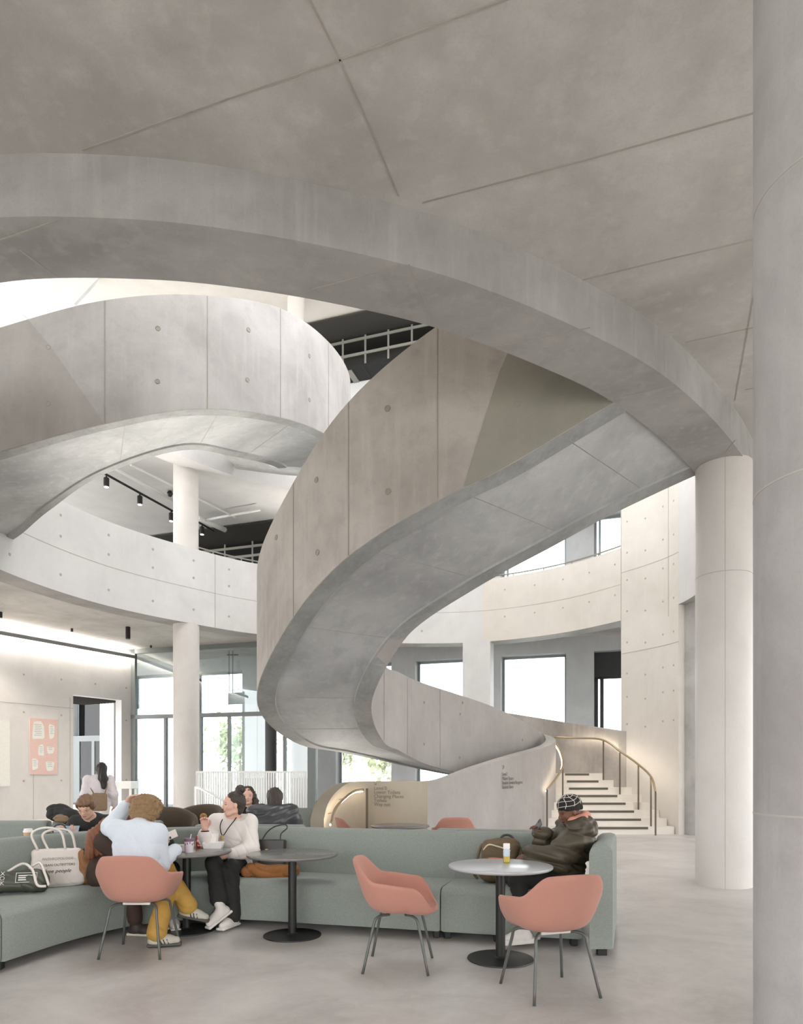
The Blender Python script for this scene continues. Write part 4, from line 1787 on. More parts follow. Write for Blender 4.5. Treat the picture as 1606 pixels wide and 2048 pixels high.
def surface_nets(D, lo, res):
    S = D < 0
    c = [(i, j, k) for i in (0, 1) for j in (0, 1) for k in (0, 1)]
    n = np.array(D.shape)
    cnt = np.zeros(n - 1, np.uint8)
    for i, j, k in c:
        cnt += S[i:n[0] - 1 + i, j:n[1] - 1 + j, k:n[2] - 1 + k]
    I = np.argwhere((cnt > 0) & (cnt < 8))
    if len(I) == 0:
        return np.zeros((0, 3)), np.zeros((0, 4), int)
    vid = np.full(n - 1, -1, np.int64)
    vid[I[:, 0], I[:, 1], I[:, 2]] = np.arange(len(I))
    val = {q: D[I[:, 0] + q[0], I[:, 1] + q[1], I[:, 2] + q[2]] for q in c}
    acc = np.zeros((len(I), 3))
    num = np.zeros(len(I))
    for q in c:
        for a in range(3):
            if q[a] == 0:
                r = list(q)
                r[a] = 1
                r = tuple(r)
                d0, d1 = val[q], val[r]
                m = (d0 < 0) != (d1 < 0)
                t = np.where(m, d0 / np.where(np.abs(d0 - d1) < 1e-12, 1, d0 - d1), 0)
                p = np.zeros((len(I), 3))
                p[:] = q
                p[:, a] = t
                acc[m] += p[m]
                num[m] += 1
    V = lo + (I + acc / num[:, None]) * res
    Fs = []
    for a in range(3):
        b, d = (a + 1) % 3, (a + 2) % 3
        s0 = [slice(None)] * 3
        s1 = [slice(None)] * 3
        s0[a] = slice(0, n[a] - 1)
        s1[a] = slice(1, n[a])
        A, B = S[tuple(s0)], S[tuple(s1)]
        E = np.argwhere(A != B)
        ok = (E[:, b] > 0) & (E[:, d] > 0) & (E[:, b] < n[b] - 1) & (E[:, d] < n[d] - 1)
        E = E[ok]
        sgn = A[E[:, 0], E[:, 1], E[:, 2]]

        def at(db, dd):
            q = E.copy()
            q[:, b] -= db
            q[:, d] -= dd
            return vid[q[:, 0], q[:, 1], q[:, 2]]
        Q = np.stack([at(1, 1), at(0, 1), at(0, 0), at(1, 0)], 1)
        Q[~sgn] = Q[~sgn][:, ::-1]
        Fs.append(Q)
    return V, np.concatenate(Fs)


def sdf_obj(name, s, res, mat, root, disp=None, cut=None, parent=None):
    V, Q = s.mesh(res, disp, cut)
    V = V - np.array(root.location)
    me = bpy.data.meshes.new(name)
    me.vertices.add(len(V))
    me.vertices.foreach_set('co', V.astype(np.float32).ravel())
    me.loops.add(len(Q) * 4)
    me.loops.foreach_set('vertex_index', Q.astype(np.int32).ravel())
    me.polygons.add(len(Q))
    me.polygons.foreach_set('loop_start', np.arange(0, len(Q) * 4, 4, dtype=np.int32))
    me.polygons.foreach_set('use_smooth', np.ones(len(Q), bool))
    me.materials.append(MATS[mat])
    me.update(calc_edges=True)
    o = bpy.data.objects.new(name, me)
    return link(o, parent or root)


# ------------------------------------------------------------------ people
for nm, c in (('skin_fair', (214, 172, 152)), ('skin_rosy', (218, 174, 156)), ('skin_deep', (112, 78, 60)), ('skin_mid', (196, 150, 126))):
    plain(nm, rgb(*c), .55, 0, .35, noise=.05, nscale=40)
    MATS[nm].node_tree.nodes['Principled BSDF'].inputs['Subsurface Weight'].default_value = 0.0
plain('eye_dark', rgb(46, 36, 32), .3)
plain('lip_rose', rgb(184, 116, 104), .5)
plain('lip_deep', rgb(92, 56, 48), .5)
plain('hair_curly', rgb(138, 110, 78), .75, noise=.35, nscale=90, bump=.5)
plain('hair_dark', rgb(58, 47, 40), .55, noise=.3, nscale=70, bump=.4)
plain('hair_black', rgb(34, 30, 29), .55, noise=.3, nscale=70, bump=.4)
plain('hair_auburn', rgb(122, 74, 50), .6, noise=.3, nscale=80, bump=.5)
plain('hair_brown', rgb(112, 82, 58), .55, noise=.3, nscale=70, bump=.4)
plain('knit_paleblue', rgb(204, 211, 220), .9, noise=.06, nscale=160, bump=.25, sheen=.3)
plain('knit_white', rgb(224, 217, 211), .9, noise=.05, nscale=200, bump=.25, sheen=.3)
plain('cloth_black', rgb(38, 37, 36), .85, noise=.15)
plain('cloth_charcoal', rgb(58, 55, 52), .85, noise=.15)
plain('cloth_brown', rgb(66, 50, 42), .85, noise=.15)
plain('cloth_mustard', rgb(186, 146, 72), .85, noise=.1, nscale=120, bump=.2)
plain('cloth_lilac', rgb(214, 206, 208), .85)
plain('cloth_white', rgb(228, 226, 224), .8)
plain('puffer_olive', rgb(74, 66, 52), .5, noise=.12, nscale=18)
plain('puffer_black', rgb(66, 66, 70), .32, noise=.12, nscale=18)
plain('hood_pink', rgb(206, 146, 126), .9, bump=.2)
plain('shoe_white', rgb(226, 220, 214), .55)
plain('shoe_grey', rgb(184, 180, 168), .6)
plain('shoe_dark', rgb(62, 52, 46), .6)
plain('shoe_sole', rgb(214, 204, 192), .7)
plain('sole_dark', rgb(84, 80, 72), .7)
plain('knit_black', rgb(40, 38, 37), .95, noise=.2, nscale=150, bump=.4)
plain('stitch_white', rgb(206, 200, 190), .8)


def head_prims(s, c, R, sc=1.0):
    """skull, face, nose, ears, chin in the head frame R (rows fwd, left, up)"""
    def P(x, y, z):
        return c + (R[0] * x + R[1] * y + R[2] * z) * sc
    s.ell(P(-.015, 0, .03), np.array((.096, .074, .085)) * sc, R, .02)
    s.ell(P(.022, 0, -.028), np.array((.068, .060, .082)) * sc, R, .03)
    s.ell(P(.055, 0, -.092), np.array((.024, .026, .020)) * sc, R, .03)
    for y in (-1, 1):
        s.ell(P(.052, y * .034, -.030), np.array((.024, .022, .022)) * sc, R, .02)
        s.seg(P(.078, y * .014, .022), P(.066, y * .046, .020), .009 * sc, .007 * sc, .014)
        s.ell(P(-.012, y * .074, -.012), np.array((.018, .008, .030)) * sc, R, .006)
        s.seg(P(.0, y * .05, -.075), P(.05, y * .02, -.095), .016 * sc, .014 * sc, .02)
    s.seg(P(.082, 0, .008), P(.103, 0, -.030), .0075 * sc, .011 * sc, .010)
    s.seg(P(.092, .010, -.034), P(.092, -.010, -.034), .007 * sc, .007 * sc, .008)
    s.ell(P(.074, 0, -.066), np.array((.014, .022, .010)) * sc, R, .012)
    return P


def face_bits(root, P, R, sc, lip, far=False):
    for y in (-1, 1):
        s = Sdf().ell(P(.074, y * .031, .000), np.array((.010, .013, .0055)) * sc, R)
        sdf_obj('eye', s, .0025, 'eye_dark', root)
        s = Sdf().seg(P(.084, y * .016, .024), P(.074, y * .046, .023), .0042 * sc, .003 * sc)
        sdf_obj('eyebrow', s, .0025, 'eye_dark', root)
    s = Sdf().ell(P(.081, 0, -.0635), np.array((.0075, .020, .0040)) * sc, R).ell(P(.081, 0, -.0700), np.array((.0075, .016, .0045)) * sc, R)
    sdf_obj('mouth', s, .0025, lip, root)


def hand_prims(s, w, d, nrm, side, curl=.5, sc=1.0, thumb=None):
    """palm, four fingers of unequal length and a thumb. side +1: thumb towards cross(d, nrm)"""
    d = unit(d)
    nrm = unit(np.array(nrm) - d * np.dot(nrm, d))
    l = np.cross(d, nrm) * side
    w = np.array(w, float)
    lens = (.070, .078, .073, .057)
    for i, off in enumerate((.030, .010, -.010, -.028)):
        k0 = w + (d * (.086 - abs(i - 1.2) * .004) + l * off) * sc
        s.seg(w + l * off * .6 * sc, k0, .0135 * sc, .0115 * sc, .012)
        p, ang = k0, 0.0
        dirv = d + l * (off * 1.2)
        for j, fr in enumerate((.45, .31, .24)):
            ang += curl * (.9, .9, .55)[j]
            q = p + unit(dirv * math.cos(ang) + nrm * math.sin(ang)) * lens[i] * fr * sc
            s.seg(p, q, (.0092 - .0008 * j) * sc, (.0086 - .0009 * j) * sc, .004)
            p = q
    t0 = w + (d * .022 + l * .026) * sc
    t1 = t0 + unit(d * .7 + l * .65 + nrm * .35) * .042 * sc
    t2 = t1 + unit(d * .9 + l * .25 + nrm * (.3 + curl * .5)) * .032 * sc
    t3 = t2 + unit(d * .9 + nrm * (.3 + curl * .7)) * .024 * sc
    s.chain([t0, t1, t2, t3], [.0145 * sc, .0115 * sc, .0095 * sc, .0075 * sc], .008)


def wrinkle(amp, f=26.0, ph=0.0, dirz=1.0):
    """cloth folds: soft waves with sharper creases"""
    def fn(X, Y, Z):
        a = np.sin(f * (Z * dirz + .55 * X + .4 * Y) + 2.4 * np.sin(9 * X + ph) + 1.9 * np.sin(8 * Y - ph))
        b = np.sin(f * .62 * (Z - .8 * Y + .9 * X) + ph * 2 + 2.2 * np.sin(7 * Z + ph) + 1.5 * np.sin(11 * Y))
        return amp * 1.5 * ((1 - np.abs(a)) ** 3 * .9 + (1 - np.abs(b)) ** 3 * .8 + .35 * np.sin(13 * X + 11 * Y + 9 * Z + ph) - .45)
    return fn


def curls(amp, f=70.0):
    def fn(X, Y, Z):
        return amp * (np.sin(f * X + 3 * np.sin(.6 * f * Z)) * np.sin(f * Y + 3 * np.sin(.55 * f * X)) + np.sin(f * Z + 2 * np.sin(.5 * f * Y)) * .7)
    return fn


def strands(amp, f=150.0, a=(1, .6, 0)):
    def fn(X, Y, Z):
        return amp * (np.sin(f * (a[0] * X + a[1] * Y + a[2] * Z) + 5 * np.sin(6 * Z)) + .6 * np.sin(f * .55 * (a[0] * X - a[1] * Y) + 3 * np.sin(8 * Z)))
    return fn


def quilts(amp, f, ph=0.0, tilt=(0, 0)):
    def fn(X, Y, Z):
        return amp * (1 - 2 * np.abs(np.sin(f * (Z + tilt[0] * X + tilt[1] * Y) + ph + .5 * np.sin(7 * X) + .4 * np.sin(8 * Y)))) + amp * .35 * np.sin(40 * X + 33 * Y + 12 * np.sin(9 * Z))
    return fn


def torso_prims(s, J, R, g=0.0, k=.06, hips=True, w=1.0):
    """R rows front, left, up; g = how much thicker than the body"""
    pv, ch, nk = J['pelvis'], J['chest'], J['neck']
    up = unit(ch - pv)
    B = frame(R[0] - up * np.dot(R[0], up), up)
    if hips:
        s.ell(pv, (.115 + g, .165 * w + g, .12 + g), B, k)
    s.ell(pv + (ch - pv) * .5, (.098 + g, .135 * w + g, .15 + g), B, k)
    s.ell(ch, (.110 + g, .155 * w + g, .155 + g), B, k)
    s.seg(J['shL'], J['shR'], .052 + g, .052 + g, k)
    s.seg(ch + (nk - ch) * .6, nk, .07 + g * .6, .055 + g * .4, k)
    return B


def person(label, J, mats, res=.007, face=True, group=None, lowres=False):
    """J: joints in world metres; mats: which clothes; the body itself is one skin"""
    J = {k: (np.array(v, float) if not isinstance(v, (dict, list)) else v) for k, v in J.items()}
    root = empty('person', (J['pelvis'][0], J['pelvis'][1], 0))
    tag(root, label, 'person', group)
    R = frame((J['front'][0], J['front'][1], 0))
    left = R[1]
    RH = frame(J['look'], J.get('hup', np.array((0, 0, 1.0))))
    J.setdefault('hipL', J['pelvis'] + left * .09 - np.array((0, 0, .03)))
    J.setdefault('hipR', J['pelvis'] - left * .09 - np.array((0, 0, .03)))
    hs = float(J.get('hs', 1.0))
    b = Sdf()
    P = head_prims(b, J['head'], RH, hs)
    b.seg(P(-.03, 0, -.06), J['neck'] + np.array((0, 0, -.02)), .048, .052, .025)
    torso_prims(b, J, R)
    for sd in 'LR':
        b.chain([J['sh' + sd], J['el' + sd], J['wr' + sd]], [.046, .037, .026], .02)
        hd = J['hand' + sd]
        hand_prims(b, J['wr' + sd], hd['d'], hd['n'], hd['side'], hd.get('curl', .5), hd.get('sc', 1.0))
        if 'kn' + sd in J:
            b.chain([J['hip' + sd], J['kn' + sd], J['an' + sd]], [.078, .052, .034], .03)
            toe = unit(J['toe' + sd])
            tu = unit(np.array((0, 0, 1)) - toe * toe[2])
            b.seg(J['an' + sd], J['an' + sd] + toe * .11 - tu * .055, .030, .018, .02)
    sdf_obj('body', b, res, mats['skin'], root)
    if face:
        face_bits(root, P, RH, hs, mats.get('lip', 'lip_rose'))
    t = mats['top']
    g = t.get('g', .018)
    s = Sdf()
    torso_prims(s, J, R, g, hips=t.get('hips', True), w=t.get('w', 1.0))
    for sd in 'LR':
        e = J['el' + sd] + (J['wr' + sd] - J['el' + sd]) * t.get('sleeve', .92)
        s.chain([J['sh' + sd], J['el' + sd], e], [.056 + g, .045 + g * 1.25, .034 + g * .9], .035)
    nk = J['neck']
    ax = unit(J['head'] - nk)

    def neckline(X, Y, Z):
        # open the collar round the neck
        px, py, pz = X - nk[0], Y - nk[1], Z - nk[2]
        h = px * ax[0] + py * ax[1] + pz * ax[2]
        rad = (px - h * ax[0]) ** 2 + (py - h * ax[1]) ** 2 + (pz - h * ax[2]) ** 2
        return np.where((h > t.get('collar', .035)) & (rad < .0196), .05, -1.0)
    sdf_obj(t.get('name', 'sweater'), s, res + .001, t['mat'], root, t.get('disp'), neckline if t.get('collar', .035) < 1 else None)
    if 'legs' in mats and 'knL' in J:
        q = mats['legs']
        s = Sdf()
        g2 = q.get('g', .016)
        s.ell(J['pelvis'] + np.array((0, 0, -.02)), (.13 + g2, .175 + g2, .12), R, .05)
        for sd in 'LR':
            e = J['kn' + sd] + (J['an' + sd] - J['kn' + sd]) * q.get('len' + sd, q.get('len', .94))
            s.chain([J['hip' + sd], J['kn' + sd], e], [.084 + g2 * .5, .054 + g2, q.get('hem', .048) + g2], .04)
        sdf_obj('trousers', s, res + .001, q['mat'], root, q.get('disp', wrinkle(.004, 24, 1.0)))
    if 'shoe' in mats and 'knL' in J:
        q = mats['shoe']
        for sd in 'LR':
            a = J['an' + sd]
            toe = unit(J['toe' + sd])
            upv = unit(np.array((0, 0, 1)) - toe * toe[2])
            B = frame(toe, upv)
            s = Sdf()
            f0 = a - upv * .055
            s.seg(f0 - toe * .030, f0 + toe * .09, .044, .041, .03)
            s.seg(f0 + toe * .09, f0 + toe * .155 - upv * .004, .042, .034, .03)
            s.seg(f0 + toe * .02 + upv * .03, f0 + toe * .10 + upv * .008, .036, .028, .03)
            s.seg(a + upv * q.get('high', .01) - toe * .01, f0, .046, .042, .03)
            sh = sdf_obj('shoe', s, .007, q['mat'], root, None, (lambda f0, upv: (lambda X, Y, Z: -((X - f0[0]) * upv[0] + (Y - f0[1]) * upv[1] + (Z - f0[2]) * upv[2]) - .022))(f0, upv))
            s = Sdf()
            s.box(f0 + toe * .062 - upv * .030, (.138, .046, .013 + q.get('chunk', 0)), .012, B)
            sdf_obj('sole', s, .006, q['sole'], root, None, None, sh)
            if 'stripe' in q:
                for j in range(3):
                    m = MB()
                    for ss in (-1, 1):
                        p = f0 + toe * (.035 + .028 * j) + B[1] * ss * .0445 + upv * .006
                        m.tube([p - toe * .008 + upv * .014 - np.array(root.location), p + toe * .008 - upv * .024 - np.array(root.location)], .0055, 6)
                    m.build('shoe_stripe', q['stripe'], sh)
            if 'lace' in q:
                m = MB()
                for j in range(4):
                    p = f0 + toe * (.050 + .022 * j) + upv * (.052 - .006 * j) - np.array(root.location)
                    m.tube([p - B[1] * .022, p + upv * .004, p + B[1] * .022], .004, 6)
                m.build('laces', q['lace'], sh)
    return root, P, RH, J
# ---- curly haired person in a pale jumper, back to the viewer
root, P, RH, J = person('curly haired person in a pale blue jumper seated on the pink chair with back turned', dict(
    pelvis=(-2.15, 5.52, .575), chest=(-2.19, 5.64, .87), neck=(-2.19, 5.74, 1.02), head=(-2.18, 5.84, 1.115), hs=1.0, look=(.25, .85, -.45), front=(0.05, 1),
    shL=(-2.37, 5.69, .975), shR=(-2.03, 5.67, .955), elL=(-2.52, 5.92, .98), elR=(-2.02, 5.71, .695), wrL=(-2.40, 5.96, 1.175), wrR=(-2.00, 6.05, .775),
    handL=dict(d=(.55, -.2, .75), n=(.5, -.3, -.6), side=1, curl=.45), handR=dict(d=(-.5, .8, .05), n=(0, 0, -1), side=1, curl=.3),
    knL=(-2.08, 6.00, .62), knR=(-2.03, 5.97, .52), anL=(-1.87, 6.00, .275), anR=(-2.045, 5.70, .105), toeL=(.95, .15, -.22), toeR=(.95, .25, 0)),
    dict(skin='skin_fair', top=dict(mat='knit_paleblue', g=.026, w=1.12, disp=wrinkle(.0042, 15, .4), collar=.03),
         legs=dict(mat='cloth_mustard', hem=.066, len=.97, disp=wrinkle(.003, 30)), shoe=dict(mat='shoe_grey', sole='sole_dark', stripe='shoe_dark')))
h = Sdf().ell(P(-.03, 0, .035), (.125, .118, .115), RH).ell(P(-.07, 0, -.03), (.07, .10, .085), RH, .04).ell(P(.03, 0, .075), (.09, .10, .065), RH, .04)
h.ell(P(-.02, .085, -.01), (.06, .035, .06), RH, .03).ell(P(-.02, -.085, -.01), (.06, .035, .06), RH, .03)
sdf_obj('hair', h, .006, 'hair_curly', root, curls(.007, 105))

# ---- auburn haired person leaning over, on the sofa side
root, P, RH, J = person('person with long auburn hair in a dark coat leaning forward on the sofa', dict(
    pelvis=(-2.68, 6.16, .56), chest=(-2.60, 6.12, .81), neck=(-2.52, 6.14, .925), head=(-2.40, 6.18, .965), look=(.9, .2, -.35), front=(.95, .25),
    shL=(-2.62, 6.24, .88), shR=(-2.60, 5.95, .87), elL=(-2.42, 6.30, .74), elR=(-2.40, 5.99, .70), wrL=(-2.22, 6.28, .77), wrR=(-2.24, 6.12, .775),
    handL=dict(d=(.9, -.2, 0), n=(0, 0, -1), side=-1, curl=.4), handR=dict(d=(.9, .3, 0), n=(0, 0, -1), side=1, curl=.4),
    knL=(-2.42, 6.26, .53), knR=(-2.42, 6.06, .53), anL=(-2.34, 6.30, .10), anR=(-2.37, 6.10, .10), toeL=(.97, .1, 0), toeR=(.97, -.15, 0)),
    dict(skin='skin_fair', top=dict(mat='cloth_brown', g=.035, disp=wrinkle(.005, 15, 2.0), name='coat'), legs=dict(mat='cloth_brown', len=.88),
         shoe=dict(mat='shoe_dark', sole='shoe_sole', lace='shoe_white')), res=.008, face=False)
h = Sdf().ell(P(-.025, 0, .03), (.112, .092, .105), RH).chain([P(-.06, .03, .0), (-2.57, 6.00, .985), (-2.66, 5.94, .90), (-2.705, 5.92, .74)], [.08, .075, .07, .045], .04)
h.chain([P(-.05, -.06, -.02), (-2.54, 5.97, .92), (-2.62, 5.94, .76)], [.05, .05, .03], .04)
sdf_obj('hair', h, .007, 'hair_auburn', root, strands(.004, 130, (1, .9, .25)))

# ---- person holding a phone in the sofa corner
root, P, RH, J = person('dark haired person in black holding a phone in the sofa corner', dict(
    pelvis=(-2.56, 6.86, .56), chest=(-2.56, 6.76, .81), neck=(-2.52, 6.64, .93), head=(-2.475, 6.54, .985), look=(.35, -.75, -.5), front=(.25, -.97),
    shL=(-2.41, 6.76, .88), shR=(-2.72, 6.70, .88), elL=(-2.27, 6.62, .69), elR=(-2.66, 6.48, .70), wrL=(-2.20, 6.44, .80), wrR=(-2.40, 6.38, .79),
    handL=dict(d=(.05, -.35, .6), n=(-.9, -.3, 0), side=1, curl=.75), handR=dict(d=(.7, -.5, .1), n=(0, 0, -1), side=-1, curl=.4),
    knL=(-2.18, 6.46, .54), knR=(-2.36, 6.45, .54), anL=(-2.14, 6.42, .10), anR=(-2.27, 6.55, .10), toeL=(.4, -.9, 0), toeR=(.5, -.85, 0)),
    dict(skin='skin_mid', top=dict(mat='cloth_black', g=.02, disp=wrinkle(.004)), legs=dict(mat='cloth_black'), shoe=dict(mat='shoe_white', sole='shoe_sole')), res=.008, face=True)
h = Sdf().ell(P(-.03, 0, .035), (.105, .090, .10), RH).chain([P(.01, .075, -.02), P(-.01, .085, -.12), P(-.01, .08, -.2)], [.035, .035, .02], .03).chain([P(.01, -.075, -.02), P(-.01, -.085, -.12), P(-.01, -.08, -.2)], [.035, .035, .02], .03)
sdf_obj('hair', h, .007, 'hair_black', root, strands(.003))

# ---- woman in a white jumper with a bun
root, P, RH, J = person('person in a cream jumper and black flared trousers with a hair bun holding a cookie', dict(
    pelvis=(-1.70, 6.86, .56), chest=(-1.70, 6.84, .86), neck=(-1.685, 6.81, 1.015), head=(-1.665, 6.74, 1.145), look=(-.90, -.42, -.03), front=(-.30, -.95),
    shL=(-1.53, 6.82, .955), shR=(-1.86, 6.88, .955), elL=(-1.475, 6.70, .70), elR=(-1.93, 6.68, .735), wrL=(-1.70, 6.50, .655), wrR=(-1.885, 6.55, .915),
    handL=dict(d=(-.9, -.25, -.02), n=(0, 0, -1), side=-1, curl=.35), handR=dict(d=(-.05, -.1, 1), n=(.1, -.95, 0), side=1, curl=.75),
    knL=(-1.60, 6.43, .565), knR=(-1.76, 6.38, .61), anL=(-1.585, 6.40, .115), anR=(-1.665, 6.27, .215), toeL=(-.35, -.93, -.02), toeR=(-.62, -.62, -.48)),
    dict(skin='skin_rosy', top=dict(mat='knit_white', g=.030, w=1.10, sleeve=.70, disp=wrinkle(.0045, 14, 1.3), collar=.022),
         legs=dict(mat='cloth_black', hem=.064, lenL=1.0, lenR=.80, g=.014), shoe=dict(mat='shoe_white', sole='shoe_white', high=.05, lace='shoe_sole')), res=.006)
h = Sdf().ell(P(-.028, 0, .042), (.096, .082, .088), RH).ell(P(-.065, 0, .0), (.06, .07, .075), RH, .03).ell(P(-.078, 0, .142), (.050, .052, .046), RH, .012).ell(P(-.06, .0, -.07), (.035, .055, .04), RH, .03)
sdf_obj('hair', h, .005, 'hair_dark', root, strands(.0012, 210, (.5, .5, 1)))
loc = np.array(root.location)
nk = J['neck']
ctr = np.array((-1.735, 6.625, .845))
cd = np.array([(-1.64, 6.80, 1.03), (-1.635, 6.72, 1.0), (-1.685, 6.655, .92), ctr, (-1.775, 6.68, .93), (-1.765, 6.755, 1.0), (-1.73, 6.83, 1.03)])
nl = MB().tube(catmull(cd - loc, 4), .005, 6).build('necklace_cord', 'cloth_black', root, True)
dk = Sdf().ell(ctr + np.array((-.005, -.012, -.02)), (.022, .009, .028), frame((-.3, -.95, 0))[[1, 0, 2]])
plain('pendant_gold', rgb(176, 150, 104), .35, .7)
sdf_obj('pendant', dk, .004, 'pendant_gold', root, None, None, nl)
br = MB().tube([J['wrR'] - loc + np.array((.034 * math.cos(a), .034 * math.sin(a), -.02)) for a in np.linspace(0, 2 * math.pi, 16)[:-1]], .006, 6, closed=True)
br.build('bracelet', 'cloth_brown', root, True)
ck = empty('cookie', (-1.895, 6.53, 1.035))
tag(ck, 'round brown cookie held up by the cream jumper wearer', 'food')
plain('cookie_brown', rgb(158, 118, 70), .85, noise=.25, nscale=60, bump=.4)
MB().lathe([(.030, -.006), (.034, 0), (.030, .006), (0, .008)], n=20).build('biscuit', 'cookie_brown', ck, True).rotation_euler = (math.pi / 2, 0, .3)
m = MB()
for k in range(9):
    a = k * 2.4
    r_ = .008 + .0022 * k
    m.box((r_ * math.cos(a), -.009, r_ * math.sin(a)), (.006, .005, .006), a)
m.build('chocolate_chip', 'shoe_dark', ck)

# ---- woman with long curly hair facing the viewer, further back
root, P, RH, J = person('person with long wavy brown hair in a black top facing the viewer beyond the sofa', dict(
    pelvis=(-2.05, 9.30, .56), chest=(-2.05, 9.24, .86), neck=(-2.05, 9.18, 1.01), head=(-2.055, 9.12, 1.145), look=(.18, -.97, .02), front=(.05, -1),
    shL=(-1.88, 9.22, .95), shR=(-2.22, 9.22, .95), elL=(-1.82, 9.10, .70), elR=(-2.28, 9.10, .70), wrL=(-1.95, 8.95, .78), wrR=(-2.12, 8.95, .78),
    handL=dict(d=(-.6, -.5, .2), n=(0, 0, -1), side=-1, curl=.5), handR=dict(d=(.6, -.5, .2), n=(0, 0, -1), side=1, curl=.5)),
    dict(skin='skin_rosy', top=dict(mat='cloth_black', g=.02, collar=.03, disp=wrinkle(.004), name='shirt')), res=.009)
h = Sdf().ell(P(-.032, 0, .045), (.095, .086, .088), RH)
for sd in (-1, 1):
    h.chain([P(-.01, sd * .07, .04), P(-.015, sd * .098, -.06), P(.0, sd * .122, -.16), P(.02, sd * .13, -.27)], [.030, .034, .046, .035], .03)
    h.chain([P(-.06, sd * .05, .0), P(-.06, sd * .09, -.16), P(-.04, sd * .13, -.28)], [.05, .06, .04], .03)
sdf_obj('hair', h, .007, 'hair_dark', root, curls(.006, 75))

# ---- black puffer jacket from behind
root, P, RH, J = person('person in a shiny black puffer jacket seen from behind above the sofa back', dict(
    pelvis=(-1.46, 7.78, .56), chest=(-1.46, 7.74, .88), neck=(-1.45, 7.77, 1.03), head=(-1.455, 7.82, 1.15), look=(-.25, .95, -.1), front=(0, 1),
    shL=(-1.65, 7.76, .985), shR=(-1.27, 7.76, .985), elL=(-1.73, 7.86, .68), elR=(-1.19, 7.86, .68), wrL=(-1.62, 8.1, .70), wrR=(-1.30, 8.1, .70),
    handL=dict(d=(.3, .9, 0), n=(0, 0, -1), side=1, curl=.5), handR=dict(d=(-.3, .9, 0), n=(0, 0, -1), side=-1, curl=.5)),
    dict(skin='skin_fair', top=dict(mat='puffer_black', g=.055, w=1.1, disp=quilts(.008, 22, .6), collar=.06, name='puffer_jacket')), res=.009, face=False)
h = Sdf().ell(P(-.03, 0, .03), (.108, .092, .108), RH).ell(P(-.065, 0, -.05), (.06, .075, .08), RH, .04).chain([P(-.07, 0, -.08), P(-.075, .01, -.16)], [.05, .022], .03)
sdf_obj('hair', h, .006, 'hair_dark', root, strands(.003, 140))

# ---- reader with a book
root, P, RH, J = person('person with short brown hair reading a book on the far sofa', dict(
    pelvis=(-3.45, 7.74, .56), chest=(-3.45, 7.66, .83), neck=(-3.45, 7.56, .96), head=(-3.445, 7.45, 1.075), look=(.05, -.90, -.42), front=(.02, -1),
    shL=(-3.27, 7.62, .90), shR=(-3.63, 7.62, .90), elL=(-3.22, 7.42, .68), elR=(-3.68, 7.42, .68), wrL=(-3.40, 7.22, .78), wrR=(-3.64, 7.22, .78),
    handL=dict(d=(-.4, -.4, .5), n=(-.3, .2, 1), side=1, curl=.5), handR=dict(d=(.4, -.4, .5), n=(.3, .2, 1), side=-1, curl=.5),
    knL=(-3.33, 7.2, .54), knR=(-3.57, 7.2, .54), anL=(-3.33, 7.15, .1), anR=(-3.57, 7.15, .1), toeL=(0, -1, 0), toeR=(0, -1, 0)),
    dict(skin='skin_fair', top=dict(mat='cloth_black', g=.024, disp=wrinkle(.004), collar=.02), legs=dict(mat='cloth_charcoal'), shoe=dict(mat='shoe_dark', sole='sole_dark')), res=.008)
h = Sdf().ell(P(-.035, 0, .042), (.104, .094, .094), RH).ell(P(.045, .0, .075), (.055, .075, .035), RH, .03).ell(P(.0, .075, .03), (.04, .025, .05), RH, .02).ell(P(.0, -.075, .03), (.04, .025, .05), RH, .02).ell(P(-.08, 0, -.03), (.045, .07, .06), RH, .03)
sdf_obj('hair', h, .006, 'hair_brown', root, strands(.0028, 150))
gl = MB()
loc = np.array(root.location)
for sd in (-1, 1):
    c = P(.094, sd * .032, .0)
    gl.tube([c + (RH[1] * math.cos(a) * .022 + RH[2] * math.sin(a) * .018) - loc for a in np.linspace(0, 2 * math.pi, 14)[:-1]], .0018, 5, closed=True)
    gl.tube([P(.09, sd * .054, .005) - loc, P(.0, sd * .078, .008) - loc], .0018, 5)
gl.tube([P(.097, .01, .003) - loc, P(.097, -.01, .003) - loc], .0018, 5)
gl.build('spectacles', 'pendant_gold', root, True)
bk = empty('open_book', (-3.53, 7.12, .83))
tag(bk, 'pale blue open book held by the reader', 'book')
plain('book_blue', rgb(150, 166, 176), .7)
plain('paper_cream', rgb(232, 226, 214), .8)
for sd in (-1, 1):
    o = MB().box((sd * .072, 0, .0), (.145, .006, .20)).build('cover', 'book_blue', bk)
    o.rotation_euler = (math.radians(-52), 0, sd * .25)
    o = MB().box((sd * .070, .010, .002), (.135, .014, .19)).build('page_block', 'paper_cream', bk)
    o.rotation_euler = (math.radians(-52), 0, sd * .25)

